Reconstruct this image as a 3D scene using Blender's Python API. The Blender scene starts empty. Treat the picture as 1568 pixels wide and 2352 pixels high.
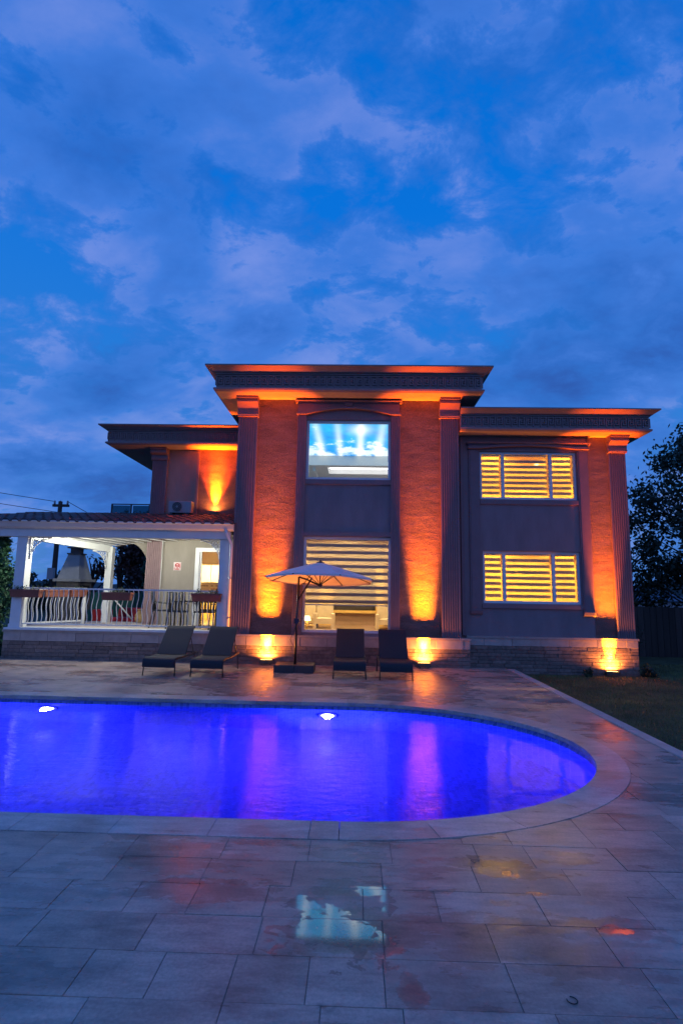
import bpy, bmesh, math, random
import numpy as np
from mathutils import Matrix, Vector
random.seed(7); np.random.seed(7)
R = math.radians
sc = bpy.context.scene
COL = sc.collection

# ------------------------------------------------------------------ camera
cam_d = bpy.data.cameras.new('camera'); cam = bpy.data.objects.new('camera', cam_d); COL.objects.link(cam)
def cam_axes(pitch, yaw, roll):
    fw = Vector((math.sin(yaw)*math.cos(pitch), math.cos(yaw)*math.cos(pitch), math.sin(pitch)))
    r = Vector((math.cos(yaw), -math.sin(yaw), 0)); u = r.cross(fw)
    return r*math.cos(roll)+u*math.sin(roll), -r*math.sin(roll)+u*math.cos(roll), fw
_r, _u, _f = cam_axes(R(8.207), R(-1.5), R(1.011))
cam.matrix_world = Matrix(((_r.x, _u.x, -_f.x, 0), (_r.y, _u.y, -_f.y, 0), (_r.z, _u.z, -_f.z, 1.6), (0, 0, 0, 1)))
cam_d.sensor_fit = 'VERTICAL'; cam_d.sensor_height = 36; cam_d.lens = 36*1250/2352
cam_d.clip_start = 0.05; cam_d.clip_end = 2000
sc.camera = cam

# ------------------------------------------------------------------ sky (dusk, broken cloud)
world = bpy.data.worlds.new('World'); sc.world = world; world.use_nodes = True
def N(nt, typ, **kw):
    n = nt.nodes.new(typ)
    for k, v in kw.items():
        if k == 'inp':
            for a, b in v.items(): n.inputs[a].default_value = b
        else: setattr(n, k, v)
    return n
def L(nt, a, b): nt.links.new(a, b)
def math_n(nt, op, a, b=None, clamp=False):
    n = N(nt, 'ShaderNodeMath', operation=op, use_clamp=clamp)
    for i, v in enumerate((a, b)):
        if v is None: continue
        if isinstance(v, (int, float)): n.inputs[i].default_value = v
        else: L(nt, v, n.inputs[i])
    return n.outputs[0]
def mixc(nt, fac, a, b, mode='MIX'):
    n = N(nt, 'ShaderNodeMix', data_type='RGBA', blend_type=mode)
    for s, v in ((n.inputs[0], fac), (n.inputs[6], a), (n.inputs[7], b)):
        if isinstance(v, (int, float)): s.default_value = v
        elif isinstance(v, tuple): s.default_value = v if len(v) == 4 else v+(1,)
        else: L(nt, v, s)
    return n.outputs[2]
def ramp(nt, fac, stops, interp='LINEAR'):
    n = N(nt, 'ShaderNodeValToRGB'); cr = n.color_ramp; cr.interpolation = interp
    while len(cr.elements) < len(stops): cr.elements.new(0.5)
    for e, (p, c) in zip(cr.elements, stops):
        e.position = p; e.color = c if len(c) == 4 else tuple(c)+(1,)
    L(nt, fac, n.inputs[0]); return n.outputs[0]
def g(v): return (v, v, v, 1)

SUN_AZ, SUN_EL = R(165), R(2.0)      # the afterglow lies behind the camera
CS1, CL1 = 2.0, (21, 3, 7)
wt = world.node_tree; wt.nodes.clear()
tc = N(wt, 'ShaderNodeTexCoord'); sep = N(wt, 'ShaderNodeSeparateXYZ'); L(wt, tc.outputs['Generated'], sep.inputs[0])
zz = math_n(wt, 'MAXIMUM', sep.outputs[2], 0.0)
den = math_n(wt, 'ADD', zz, 0.42)
cmb = N(wt, 'ShaderNodeCombineXYZ'); L(wt, math_n(wt, 'DIVIDE', sep.outputs[0], den), cmb.inputs[0]); L(wt, math_n(wt, 'DIVIDE', sep.outputs[1], den), cmb.inputs[1])
def cloud_noise(scale, loc, rot, stretch, detail=9, rough=0.56, dist=0.25):
    mp = N(wt, 'ShaderNodeMapping'); mp.inputs['Location'].default_value = loc; mp.inputs['Rotation'].default_value = (0, 0, R(rot)); mp.inputs['Scale'].default_value = stretch
    L(wt, cmb.outputs[0], mp.inputs[0])
    n = N(wt, 'ShaderNodeTexNoise', inp={'Scale': scale, 'Detail': detail, 'Roughness': rough, 'Distortion': dist}); L(wt, mp.outputs[0], n.inputs['Vector'])
    return n.outputs[0]
sky = N(wt, 'ShaderNodeTexSky', sky_type='NISHITA', sun_disc=False, sun_elevation=SUN_EL, sun_rotation=SUN_AZ, air_density=1.0, dust_density=0.4, ozone_density=4.0)
skyc = mixc(wt, 1.0, sky.outputs[0], (0.30, 0.95, 1.9), 'MULTIPLY')
skyg = mixc(wt, 1.0, ramp(wt, zz, [(0.0, (0.10, 0.29, 0.68)), (0.25, (0.035, 0.25, 0.78)), (0.6, (0.003, 0.195, 0.82)), (1.0, (0.002, 0.14, 0.66))]), g(1), 'MULTIPLY')
base = mixc(wt, 0.85, mixc(wt, 1.0, skyc, g(0.05), 'MULTIPLY'), skyg)
c1 = cloud_noise(CS1, CL1, 25, (0.75, 1.2, 1), 10, 0.55, 0.15)
c2 = cloud_noise(8.5, (1.7, 5.2, 2), -15, (0.9, 1.15, 1), 9, 0.64)
cov = math_n(wt, 'ADD', math_n(wt, 'MULTIPLY', c1, 0.60), math_n(wt, 'MULTIPLY', c2, 0.40))
mask = ramp(wt, cov, [(0.40, g(0)), (0.44, g(0.45)), (0.49, g(0.80)), (0.57, g(1))])
shade = cloud_noise(3.0, (8.3, 2.2, 1), 20, (0.8, 1.2, 1), 7, 0.55)
rim = ramp(wt, cov, [(0.44, g(0.5)), (0.485, g(0.60)), (0.56, g(0.40))])
shade2 = math_n(wt, 'ADD', math_n(wt, 'ADD', math_n(wt, 'MULTIPLY', shade, 0.40), math_n(wt, 'MULTIPLY', c2, 0.27)), math_n(wt, 'MULTIPLY', rim, 0.35))
cloudc = ramp(wt, shade2, [(0.40, (0.030, 0.085, 0.38)), (0.46, (0.036, 0.145, 0.56)), (0.525, (0.070, 0.210, 0.71)), (0.60, (0.24, 0.33, 0.80))])
full = mixc(wt, math_n(wt, 'MULTIPLY', mask, 0.80), base, cloudc)
bg = N(wt, 'ShaderNodeBackground', inp={'Strength': 1.0}); L(wt, full, bg.inputs[0])
wo = N(wt, 'ShaderNodeOutputWorld'); L(wt, bg.outputs[0], wo.inputs[0])

# ------------------------------------------------------------------ last glow of the set sun
sd = bpy.data.lights.new('sun', 'SUN'); sd.energy = 0.075; sd.angle = R(40); sd.color = (1.0, 0.56, 0.45)
sun = bpy.data.objects.new('sun', sd); COL.objects.link(sun)
sun.rotation_euler = Vector((math.sin(SUN_AZ)*math.cos(R(25)), math.cos(SUN_AZ)*math.cos(R(25)), math.sin(R(25)))).to_track_quat('Z', 'Y').to_euler()

vs = sc.view_settings; vs.view_transform = 'Standard'; vs.look = 'None'; vs.exposure = 0; vs.gamma = 1; vs.use_curve_mapping = False
sc.render.engine = 'CYCLES'; cy = sc.cycles
cy.use_denoising = True; cy.caustics_reflective = False; cy.caustics_refractive = False
cy.max_bounces = 10; cy.transparent_max_bounces = 16; cy.sample_clamp_indirect = 4; cy.blur_glossy = 0.6
cy.use_light_tree = True

# ------------------------------------------------------------------ materials
MATS = {}
def pmat(name, col, rough=0.6, metal=0.0, var=0.15, scale=6.0, bump=0.0, bscale=40.0, stretch=(1, 1, 1), rnd=0.0, spec=0.5, emit=None, estr=0.0, trans=None):
    m = bpy.data.materials.new(name); m.use_nodes = True; nt = m.node_tree; b = nt.nodes['Principled BSDF']
    geo = N(nt, 'ShaderNodeNewGeometry'); mp = N(nt, 'ShaderNodeMapping'); mp.inputs['Scale'].default_value = stretch; L(nt, geo.outputs['Position'], mp.inputs[0])
    n = N(nt, 'ShaderNodeTexNoise', inp={'Scale': scale, 'Detail': 6, 'Roughness': 0.6}); L(nt, mp.outputs[0], n.inputs['Vector'])
    lo = tuple(c*(1-var*1.6) for c in col); hi = tuple(min(1, c*(1+var*1.6)) for c in col)
    c = ramp(nt, n.outputs[0], [(0.25, lo), (0.75, hi)])
    if rnd:
        oi = N(nt, 'ShaderNodeObjectInfo')
        c = mixc(nt, 1.0, c, ramp(nt, oi.outputs['Random'], [(0, g(1-rnd)), (1, g(1+rnd))]), 'MULTIPLY')
    L(nt, c, b.inputs['Base Color'])
    b.inputs['Roughness'].default_value = rough; b.inputs['Metallic'].default_value = metal; b.inputs['Specular IOR Level'].default_value = spec
    if bump:
        n2 = N(nt, 'ShaderNodeTexNoise', inp={'Scale': bscale, 'Detail': 5, 'Roughness': 0.6}); L(nt, mp.outputs[0], n2.inputs['Vector'])
        bp = N(nt, 'ShaderNodeBump', inp={'Strength': bump, 'Distance': 0.02}); L(nt, n2.outputs[0], bp.inputs['Height']); L(nt, bp.outputs[0], b.inputs['Normal'])
    if emit: b.inputs['Emission Color'].default_value = emit+(1,); b.inputs['Emission Strength'].default_value = estr
    MATS[name] = m; return m
def emat(name, col, s):
    m = bpy.data.materials.new(name); m.use_nodes = True; nt = m.node_tree; nt.nodes.clear()
    e = N(nt, 'ShaderNodeEmission', inp={'Color': col+(1,), 'Strength': s}); o = N(nt, 'ShaderNodeOutputMaterial'); L(nt, e.outputs[0], o.inputs[0])
    MATS[name] = m; return m

pmat('render_wall', (0.265, 0.19, 0.205), 0.85, bump=0.3, bscale=60, var=0.10, scale=2.2, stretch=(1.6, 1.6, 0.5))
pmat('terrace_wall', (0.27, 0.235, 0.205), 0.85, bump=0.3, bscale=60, var=0.10, scale=2.2, stretch=(1.6, 1.6, 0.5))
pmat('trim', (0.235, 0.155, 0.17), 0.8, var=0.06, bump=0.1, bscale=80)
pmat('cornice', (0.26, 0.195, 0.20), 0.75, var=0.08)
pmat('soffit', (0.52, 0.42, 0.36), 0.85, var=0.05)
pmat('roofing', (0.06, 0.06, 0.065), 0.9)
pmat('plinth_band', (0.40, 0.33, 0.30), 0.7, var=0.12, rnd=0.12, bump=0.2, bscale=30)
pmat('plinth_stone', (0.21, 0.15, 0.125), 0.75, var=0.25, scale=14, rnd=0.24, bump=0.6, bscale=35)
pmat('grout', (0.24, 0.19, 0.165), 0.9)
pmat('white_paint', (0.72, 0.72, 0.72), 0.45, var=0.04)
pmat('white_frame', (0.75, 0.74, 0.76), 0.4, var=0.02)
pmat('interior_white', (0.78, 0.78, 0.78), 0.8, var=0.02)
pmat('interior_warm', (0.75, 0.62, 0.42), 0.8, var=0.04)
pmat('interior_tan', (0.36, 0.25, 0.17), 0.8, var=0.06)
pmat('interior_floor', (0.35, 0.24, 0.15), 0.35, var=0.15)
pmat('yellow_wood', (0.75, 0.52, 0.16), 0.4, var=0.08)
pmat('dark_panel', (0.05, 0.045, 0.04), 0.4)
pmat('cream_fabric', (0.75, 0.66, 0.48), 0.9, var=0.08)
pmat('dark_fabric', (0.022, 0.023, 0.032), 0.8, var=0.15, scale=60, bump=0.15, bscale=200)
pmat('dark_metal', (0.045, 0.045, 0.05), 0.35, metal=0.6)
pmat('steel', (0.45, 0.45, 0.47), 0.3, metal=0.9)
pmat('parasol_cloth', (0.85, 0.76, 0.74), 0.9, var=0.05, bump=0.1, bscale=90)
pmat('base_block', (0.03, 0.032, 0.04), 0.5, var=0.2)
pmat('roof_tile', (0.085, 0.06, 0.06), 0.6, var=0.3, scale=10, rnd=0.4)
pmat('planter', (0.23, 0.075, 0.05), 0.6, var=0.12)
pmat('soil', (0.04, 0.03, 0.025), 0.95)
pmat('leaf', (0.035, 0.06, 0.022), 0.55, var=0.5, scale=3)
pmat('leaf_dark', (0.022, 0.042, 0.022), 0.6, var=0.4, scale=3)
pmat('leaf_hedge', (0.03, 0.10, 0.05), 0.6, var=0.5, scale=5)
pmat('leaf_red', (0.07, 0.03, 0.025), 0.7, var=0.5, scale=5)
pmat('petal', (0.65, 0.55, 0.5), 0.7, var=0.2)
pmat('petal_red', (0.5, 0.03, 0.06), 0.7)
pmat('bark', (0.055, 0.042, 0.035), 0.9, bump=0.6, bscale=25, stretch=(1, 1, 0.3))
pmat('green_board', (0.03, 0.14, 0.10), 0.6)
pmat('red_cover', (0.42, 0.02, 0.03), 0.6)
pmat('plum_cover', (0.12, 0.03, 0.06), 0.6)
pmat('tan_clay', (0.45, 0.29, 0.12), 0.8, var=0.3, scale=12)
pmat('bbq_brick', (0.12, 0.105, 0.10), 0.9, var=0.2, bump=0.4, bscale=20)
pmat('bbq_plaster', (0.42, 0.40, 0.37), 0.85, var=0.08)
pmat('soot', (0.012, 0.012, 0.012), 0.95)
pmat('plastic_grey', (0.30, 0.30, 0.32), 0.5, var=0.03)
pmat('grille', (0.05, 0.05, 0.055), 0.6)
pmat('fence_board', (0.05, 0.04, 0.035), 0.85, var=0.3, stretch=(1, 1, 0.1), rnd=0.35)
pmat('ground', (0.035, 0.042, 0.022), 0.95, var=0.4, scale=0.8)
pmat('lawn', (0.065, 0.07, 0.025), 0.95, var=0.35, scale=3, bump=0.6, bscale=60)
pmat('grass_blade', (0.16, 0.17, 0.055), 0.7, var=0.4, scale=2)
pmat('kerb', (0.46, 0.40, 0.37), 0.7, var=0.12, bump=0.2, bscale=30)
pmat('far_wall', (0.35, 0.36, 0.40), 0.9)
pmat('far_roof', (0.10, 0.13, 0.18), 0.9)
pmat('hill', (0.03, 0.04, 0.04), 1.0, var=0.3, scale=0.05)
pmat('sign_white', (0.75, 0.60, 0.60), 0.5)
pmat('sign_red', (0.55, 0.05, 0.06), 0.5)
pmat('rubber', (0.012, 0.012, 0.014), 0.7)
pmat('lamp_body', (0.10, 0.09, 0.08), 0.4, metal=0.7)
emat('lamp_glow', (1.0, 0.55, 0.12), 25)
emat('pool_lamp', (0.72, 0.75, 1.0), 30)
emat('warm_bulb', (1.0, 0.72, 0.30), 7)
emat('white_strip', (1.0, 0.98, 0.95), 2.6)
emat('pergola_bulb', (0.95, 1.0, 0.85), 5)

# rough stucco panel between the pilasters
def stucco():
    m = pmat('stucco', (0.20, 0.118, 0.105), 0.9, var=0.22, scale=3, stretch=(0.6, 0.6, 2.0)); nt = m.node_tree; b = nt.nodes['Principled BSDF']
    geo = N(nt, 'ShaderNodeNewGeometry')
    mp = N(nt, 'ShaderNodeMapping'); mp.inputs['Scale'].default_value = (1, 1, 2.6); L(nt, geo.outputs['Position'], mp.inputs[0])
    a = N(nt, 'ShaderNodeTexNoise', inp={'Scale': 34, 'Detail': 6, 'Roughness': 0.7}); L(nt, mp.outputs[0], a.inputs['Vector'])
    w = N(nt, 'ShaderNodeTexNoise', inp={'Scale': 1.6, 'Detail': 3, 'Roughness': 0.5, 'Distortion': 0.6}); L(nt, mp.outputs[0], w.inputs['Vector'])
    h = math_n(nt, 'ADD', math_n(nt, 'MULTIPLY', a.outputs[0], 0.35), math_n(nt, 'MULTIPLY', w.outputs[0], 0.5))
    bp = N(nt, 'ShaderNodeBump', inp={'Strength': 0.7, 'Distance': 0.07}); L(nt, h, bp.inputs['Height']); L(nt, bp.outputs[0], b.inputs['Normal'])
    old = b.inputs['Base Color'].links[0].from_socket; sp_ = N(nt, 'ShaderNodeTexNoise', inp={'Scale': 42, 'Detail': 5, 'Roughness': 0.7}); L(nt, mp.outputs[0], sp_.inputs['Vector'])
    L(nt, mixc(nt, 1.0, old, ramp(nt, sp_.outputs[0], [(0.35, g(0.55)), (0.5, g(1.0)), (0.68, g(1.35))]), 'MULTIPLY'), b.inputs['Base Color'])
stucco()

# travertine deck with damp patches
def deck_mat(name, col, damp=True):
    m = bpy.data.materials.new(name); m.use_nodes = True; nt = m.node_tree; b = nt.nodes['Principled BSDF']; MATS[name] = m
    geo = N(nt, 'ShaderNodeNewGeometry'); oi = N(nt, 'ShaderNodeObjectInfo')
    def nz(scale, stretch, detail=6, rough=0.6, off=(0, 0, 0), dist=0.0):
        mp = N(nt, 'ShaderNodeMapping'); mp.inputs['Scale'].default_value = stretch; mp.inputs['Location'].default_value = off; L(nt, geo.outputs['Position'], mp.inputs[0])
        t = N(nt, 'ShaderNodeTexNoise', inp={'Scale': scale, 'Detail': detail, 'Roughness': rough, 'Distortion': dist}); L(nt, mp.outputs[0], t.inputs['Vector']); return t.outputs[0]
    vein = nz(9, (0.35, 1.6, 1)); grain = nz(60, (1, 1, 1), 4)
    dark = tuple(c*0.68 for c in col); lite = tuple(c*1.22 for c in col); blot = nz(2.3, (0.8, 1.2, 1), 8, 0.68, (7, 3, 0))
    c = ramp(nt, vein, [(0.3, dark), (0.7, lite)])
    c = mixc(nt, 0.6, c, ramp(nt, grain, [(0.3, g(0.72)), (0.7, g(1.25))]), 'MULTIPLY')
    c = mixc(nt, 1.0, c, ramp(nt, blot, [(0.32, g(0.62)), (0.5, g(1.0)), (0.70, g(1.18))]), 'MULTIPLY')
    c = mixc(nt, 1.0, c, ramp(nt, oi.outputs['Random'], [(0, (0.84, 0.82, 0.80)), (0.5, g(1.0)), (1, (1.12, 1.10, 1.10))]), 'MULTIPLY')
    rough = ramp(nt, vein, [(0.3, g(0.27)), (0.7, g(0.40))])
    if damp:
        wn = nz(0.95, (0.7, 1.5, 1), 7, 0.62, (0.3, 1.9, 0), 0.3)
        wet = ramp(nt, wn, [(0.49, g(0)), (0.64, g(1))])
        edge = nz(4.5, (0.8, 1.4, 1), 6, 0.65, (2, 7, 0), 0.4); sp = N(nt, 'ShaderNodeSeparateXYZ'); L(nt, geo.outputs['Position'], sp.inputs[0])
        for wx, wy, rx, ry in ((-0.78, 3.16, 0.48, 0.13), (1.30, 2.93, 0.30, 0.12), (0.85, 2.92, 0.35, 0.10), (0.26, 2.44, 0.07, 0.13), (0.0, 2.87, 0.36, 0.22), (-2.4, 9.55, 0.55, 0.5), (-3.6, 9.7, 0.9, 0.25), (0.7, 9.1, 0.5, 0.2), (0.85, 3.5, 0.25, 0.12), (1.45, 10.0, 0.7, 2.0), (-1.75, 10.0, 0.7, 2.0)):
            dx = math_n(nt, 'DIVIDE', math_n(nt, 'SUBTRACT', sp.outputs[0], wx), rx); dy = math_n(nt, 'DIVIDE', math_n(nt, 'SUBTRACT', sp.outputs[1], wy), ry)
            dd = math_n(nt, 'SQRT', math_n(nt, 'ADD', math_n(nt, 'MULTIPLY', dx, dx), math_n(nt, 'MULTIPLY', dy, dy)))
            v = math_n(nt, 'ADD', math_n(nt, 'MULTIPLY', math_n(nt, 'SUBTRACT', edge, 0.5), 2.6), math_n(nt, 'SUBTRACT', 1.0, dd))
            wet = math_n(nt, 'MAXIMUM', wet, ramp(nt, v, [(-0.05, g(0)), (0.45, g(1))]))
        c = mixc(nt, wet, c, mixc(nt, 1.0, c, (0.66, 0.62, 0.61), 'MULTIPLY'))
        rough = mixc(nt, wet, rough, g(0.15))
        spots = nz(7, (1, 1, 1), 3, 0.5, (5, 2, 0))
        c = mixc(nt, 1.0, c, ramp(nt, spots, [(0.70, g(1)), (0.78, g(0.6))]), 'MULTIPLY')
    if damp:      # standing water: a thin mirror-like coat with ragged shores
        pud = None; shore = nz(6.5, (1, 1.3, 1), 7, 0.62, (3.4, 1.2, 0), 0.6)
        for wx, wy, rx, ry in ((-0.14, 2.87, 0.22, 0.20), (0.05, 2.76, 0.16, 0.17), (0.13, 3.215, 0.14, 0.05), (0.20, 3.05, 0.04, 0.12), (-0.27, 3.08, 0.05, 0.08), (0.93, 3.42, 0.07, 0.035), (1.02, 3.22, 0.09, 0.02), (0.74, 3.60, 0.05, 0.05), (1.30, 2.92, 0.13, 0.035)):
            dx = math_n(nt, 'DIVIDE', math_n(nt, 'SUBTRACT', sp.outputs[0], wx), rx); dy = math_n(nt, 'DIVIDE', math_n(nt, 'SUBTRACT', sp.outputs[1], wy), ry)
            dd = math_n(nt, 'SQRT', math_n(nt, 'ADD', math_n(nt, 'MULTIPLY', dx, dx), math_n(nt, 'MULTIPLY', dy, dy)))
            v = math_n(nt, 'ADD', math_n(nt, 'MULTIPLY', math_n(nt, 'SUBTRACT', shore, 0.5), 4.2), math_n(nt, 'SUBTRACT', 1.0, dd)); v = ramp(nt, v, [(0.15, g(0)), (0.24, g(1))])
            pud = v if pud is None else math_n(nt, 'MAXIMUM', pud, v)
        L(nt, pud, b.inputs['Coat Weight']); b.inputs['Coat Roughness'].default_value = 0.045; b.inputs['Coat IOR'].default_value = 2.5
        c = mixc(nt, pud, c, mixc(nt, 1.0, c, g(0.72), 'MULTIPLY'))
    L(nt, c, b.inputs['Base Color']); L(nt, rough, b.inputs['Roughness'])
    bp = N(nt, 'ShaderNodeBump', inp={'Strength': 0.12, 'Distance': 0.01}); L(nt, math_n(nt, 'ADD', vein, grain), bp.inputs['Height']); L(nt, bp.outputs[0], b.inputs['Normal'])
deck_mat('paver', (0.50, 0.375, 0.305))
deck_mat('coping', (0.54, 0.47, 0.44), False)

def pool_tile():
    m = bpy.data.materials.new('pool_tile'); m.use_nodes = True; nt = m.node_tree; b = nt.nodes['Principled BSDF']; MATS['pool_tile'] = m
    geo = N(nt, 'ShaderNodeNewGeometry')
    sp = N(nt, 'ShaderNodeSeparateXYZ'); L(nt, geo.outputs['Position'], sp.inputs[0])
    cb = N(nt, 'ShaderNodeCombineXYZ'); L(nt, sp.outputs[0], cb.inputs[0]); L(nt, math_n(nt, 'ADD', sp.outputs[1], sp.outputs[2]), cb.inputs[1])
    br = N(nt, 'ShaderNodeTexBrick', offset=0.0, inp={'Color1': (0.20, 0.30, 0.78, 1), 'Color2': (0.06, 0.12, 0.42, 1), 'Mortar': (0.30, 0.36, 0.70, 1), 'Scale': 11.0, 'Mortar Size': 0.025, 'Brick Width': 0.5, 'Row Height': 0.5}); L(nt, cb.outputs[0], br.inputs[0])
    L(nt, br.outputs[0], b.inputs['Base Color']); b.inputs['Roughness'].default_value = 0.3
pool_tile()

def water_mat():
    m = bpy.data.materials.new('pool_water'); m.use_nodes = True; nt = m.node_tree; nt.nodes.clear(); MATS['pool_water'] = m
    geo = N(nt, 'ShaderNodeNewGeometry')
    def nz(scale, stretch, det=3):
        mp = N(nt, 'ShaderNodeMapping'); mp.inputs['Scale'].default_value = stretch; L(nt, geo.outputs['Position'], mp.inputs[0])
        t = N(nt, 'ShaderNodeTexNoise', inp={'Scale': scale, 'Detail': det, 'Roughness': 0.5, 'Distortion': 0.4}); L(nt, mp.outputs[0], t.inputs['Vector']); return t.outputs[0]
    big = nz(1.1, (0.8, 1.2, 1)); small = nz(9.0, (0.6, 1.5, 1), 4)
    zone = ramp(nt, nz(0.35, (1, 1, 1), 1), [(0.40, g(0.4)), (0.60, g(1))])
    h = math_n(nt, 'ADD', math_n(nt, 'MULTIPLY', big, 0.6), math_n(nt, 'MULTIPLY', math_n(nt, 'MULTIPLY', small, zone), 0.42))
    bp = N(nt, 'ShaderNodeBump', inp={'Strength': 0.27, 'Distance': 0.06}); L(nt, h, bp.inputs['Height'])
    rf = N(nt, 'ShaderNodeBsdfRefraction', inp={'Color': (0.92, 0.94, 1, 1), 'IOR': 1.33, 'Roughness': 0.0}); L(nt, bp.outputs[0], rf.inputs['Normal'])
    gl = N(nt, 'ShaderNodeBsdfGlossy', inp={'Roughness': 0.015}); L(nt, bp.outputs[0], gl.inputs['Normal'])
    fr = N(nt, 'ShaderNodeFresnel', inp={'IOR': 1.40}); L(nt, bp.outputs[0], fr.inputs['Normal'])
    mx = N(nt, 'ShaderNodeMixShader'); L(nt, fr.outputs[0], mx.inputs[0]); L(nt, rf.outputs[0], mx.inputs[1]); L(nt, gl.outputs[0], mx.inputs[2])
    o = N(nt, 'ShaderNodeOutputMaterial'); L(nt, mx.outputs[0], o.inputs[0])
water_mat()
def film_mat(name, ior, tint, rough, transl=None):
    m = bpy.data.materials.new(name); m.use_nodes = True; nt = m.node_tree; nt.nodes.clear(); MATS[name] = m
    tr = N(nt, 'ShaderNodeBsdfTransparent', inp={'Color': tint+(1,)}); gl = N(nt, 'ShaderNodeBsdfGlossy', inp={'Roughness': rough})
    fr = N(nt, 'ShaderNodeFresnel', inp={'IOR': ior}); mx = N(nt, 'ShaderNodeMixShader')
    L(nt, fr.outputs[0], mx.inputs[0]); L(nt, tr.outputs[0], mx.inputs[1]); L(nt, gl.outputs[0], mx.inputs[2])
    o = N(nt, 'ShaderNodeOutputMaterial'); L(nt, mx.outputs[0], o.inputs[0]); return m
film_mat('window_glass', 1.45, (0.95, 0.96, 0.96), 0.0)
film_mat('teal_glass', 1.5, (0.18, 0.36, 0.40), 0.02)
def sheer():
    m = bpy.data.materials.new('sheer'); m.use_nodes = True; nt = m.node_tree; nt.nodes.clear(); MATS['sheer'] = m
    tr = N(nt, 'ShaderNodeBsdfTransparent', inp={'Color': (1, 1, 1, 1)}); tl = N(nt, 'ShaderNodeBsdfTranslucent', inp={'Color': (0.8, 0.72, 0.55, 1)})
    mx = N(nt, 'ShaderNodeMixShader', inp={0: 0.45}); L(nt, tr.outputs[0], mx.inputs[1]); L(nt, tl.outputs[0], mx.inputs[2])
    o = N(nt, 'ShaderNodeOutputMaterial'); L(nt, mx.outputs[0], o.inputs[0])
sheer()
def band_fabric():
    m = bpy.data.materials.new('blind_band'); m.use_nodes = True; nt = m.node_tree; nt.nodes.clear(); MATS['blind_band'] = m
    geo = N(nt, 'ShaderNodeNewGeometry'); n = N(nt, 'ShaderNodeTexNoise', inp={'Scale': 70, 'Detail': 3}); L(nt, geo.outputs['Position'], n.inputs['Vector'])
    c = ramp(nt, n.outputs[0], [(0.3, (0.36, 0.30, 0.28)), (0.7, (0.48, 0.41, 0.38))])
    df = N(nt, 'ShaderNodeBsdfDiffuse'); L(nt, c, df.inputs[0]); tl = N(nt, 'ShaderNodeBsdfTranslucent', inp={'Color': (0.30, 0.22, 0.15, 1)}); mx = N(nt, 'ShaderNodeMixShader', inp={0: 0.10}); L(nt, df.outputs[0], mx.inputs[1]); L(nt, tl.outputs[0], mx.inputs[2])
    o = N(nt, 'ShaderNodeOutputMaterial'); L(nt, mx.outputs[0], o.inputs[0])
band_fabric()
def sky_print():
    """backlit stretch ceiling printed with a bright sky, rays and clouds"""
    m = bpy.data.materials.new('printed_ceiling'); m.use_nodes = True; nt = m.node_tree; nt.nodes.clear(); MATS['printed_ceiling'] = m
    geo = N(nt, 'ShaderNodeNewGeometry'); sp = N(nt, 'ShaderNodeSeparateXYZ'); L(nt, geo.outputs['Position'], sp.inputs[0]); X, Y = sp.outputs[0], sp.outputs[1]
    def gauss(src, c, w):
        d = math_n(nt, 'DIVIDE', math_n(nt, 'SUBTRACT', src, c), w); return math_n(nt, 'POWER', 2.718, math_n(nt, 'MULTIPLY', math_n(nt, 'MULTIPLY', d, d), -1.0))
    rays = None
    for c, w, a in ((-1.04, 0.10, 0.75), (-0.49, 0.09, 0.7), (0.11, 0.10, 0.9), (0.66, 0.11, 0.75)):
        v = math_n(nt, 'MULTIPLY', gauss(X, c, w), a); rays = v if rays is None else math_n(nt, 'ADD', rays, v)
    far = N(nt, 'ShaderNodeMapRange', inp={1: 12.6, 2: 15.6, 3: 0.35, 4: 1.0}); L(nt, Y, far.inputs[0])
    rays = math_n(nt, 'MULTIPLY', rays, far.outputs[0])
    n = N(nt, 'ShaderNodeTexNoise', inp={'Scale': 2.2, 'Detail': 5, 'Roughness': 0.6}); mp = N(nt, 'ShaderNodeMapping'); mp.inputs['Scale'].default_value = (1, 0.7, 1); L(nt, geo.outputs['Position'], mp.inputs[0]); L(nt, mp.outputs[0], n.inputs['Vector'])
    cz = N(nt, 'ShaderNodeMapRange', inp={1: 14.4, 2: 16.2, 3: -0.16, 4: 0.14}); L(nt, Y, cz.inputs[0])
    cl = ramp(nt, math_n(nt, 'ADD', n.outputs[0], cz.outputs[0]), [(0.5, g(0)), (0.62, g(1))])
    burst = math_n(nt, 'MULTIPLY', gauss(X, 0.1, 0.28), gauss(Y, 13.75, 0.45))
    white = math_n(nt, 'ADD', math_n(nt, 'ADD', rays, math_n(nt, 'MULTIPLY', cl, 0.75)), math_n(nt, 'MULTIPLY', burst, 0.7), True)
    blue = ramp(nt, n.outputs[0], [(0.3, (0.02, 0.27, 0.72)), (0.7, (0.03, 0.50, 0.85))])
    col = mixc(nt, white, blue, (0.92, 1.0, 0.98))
    e = N(nt, 'ShaderNodeEmission', inp={'Strength': 1.5}); L(nt, col, e.inputs[0]); o = N(nt, 'ShaderNodeOutputMaterial'); L(nt, e.outputs[0], o.inputs[0])
sky_print()

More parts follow.
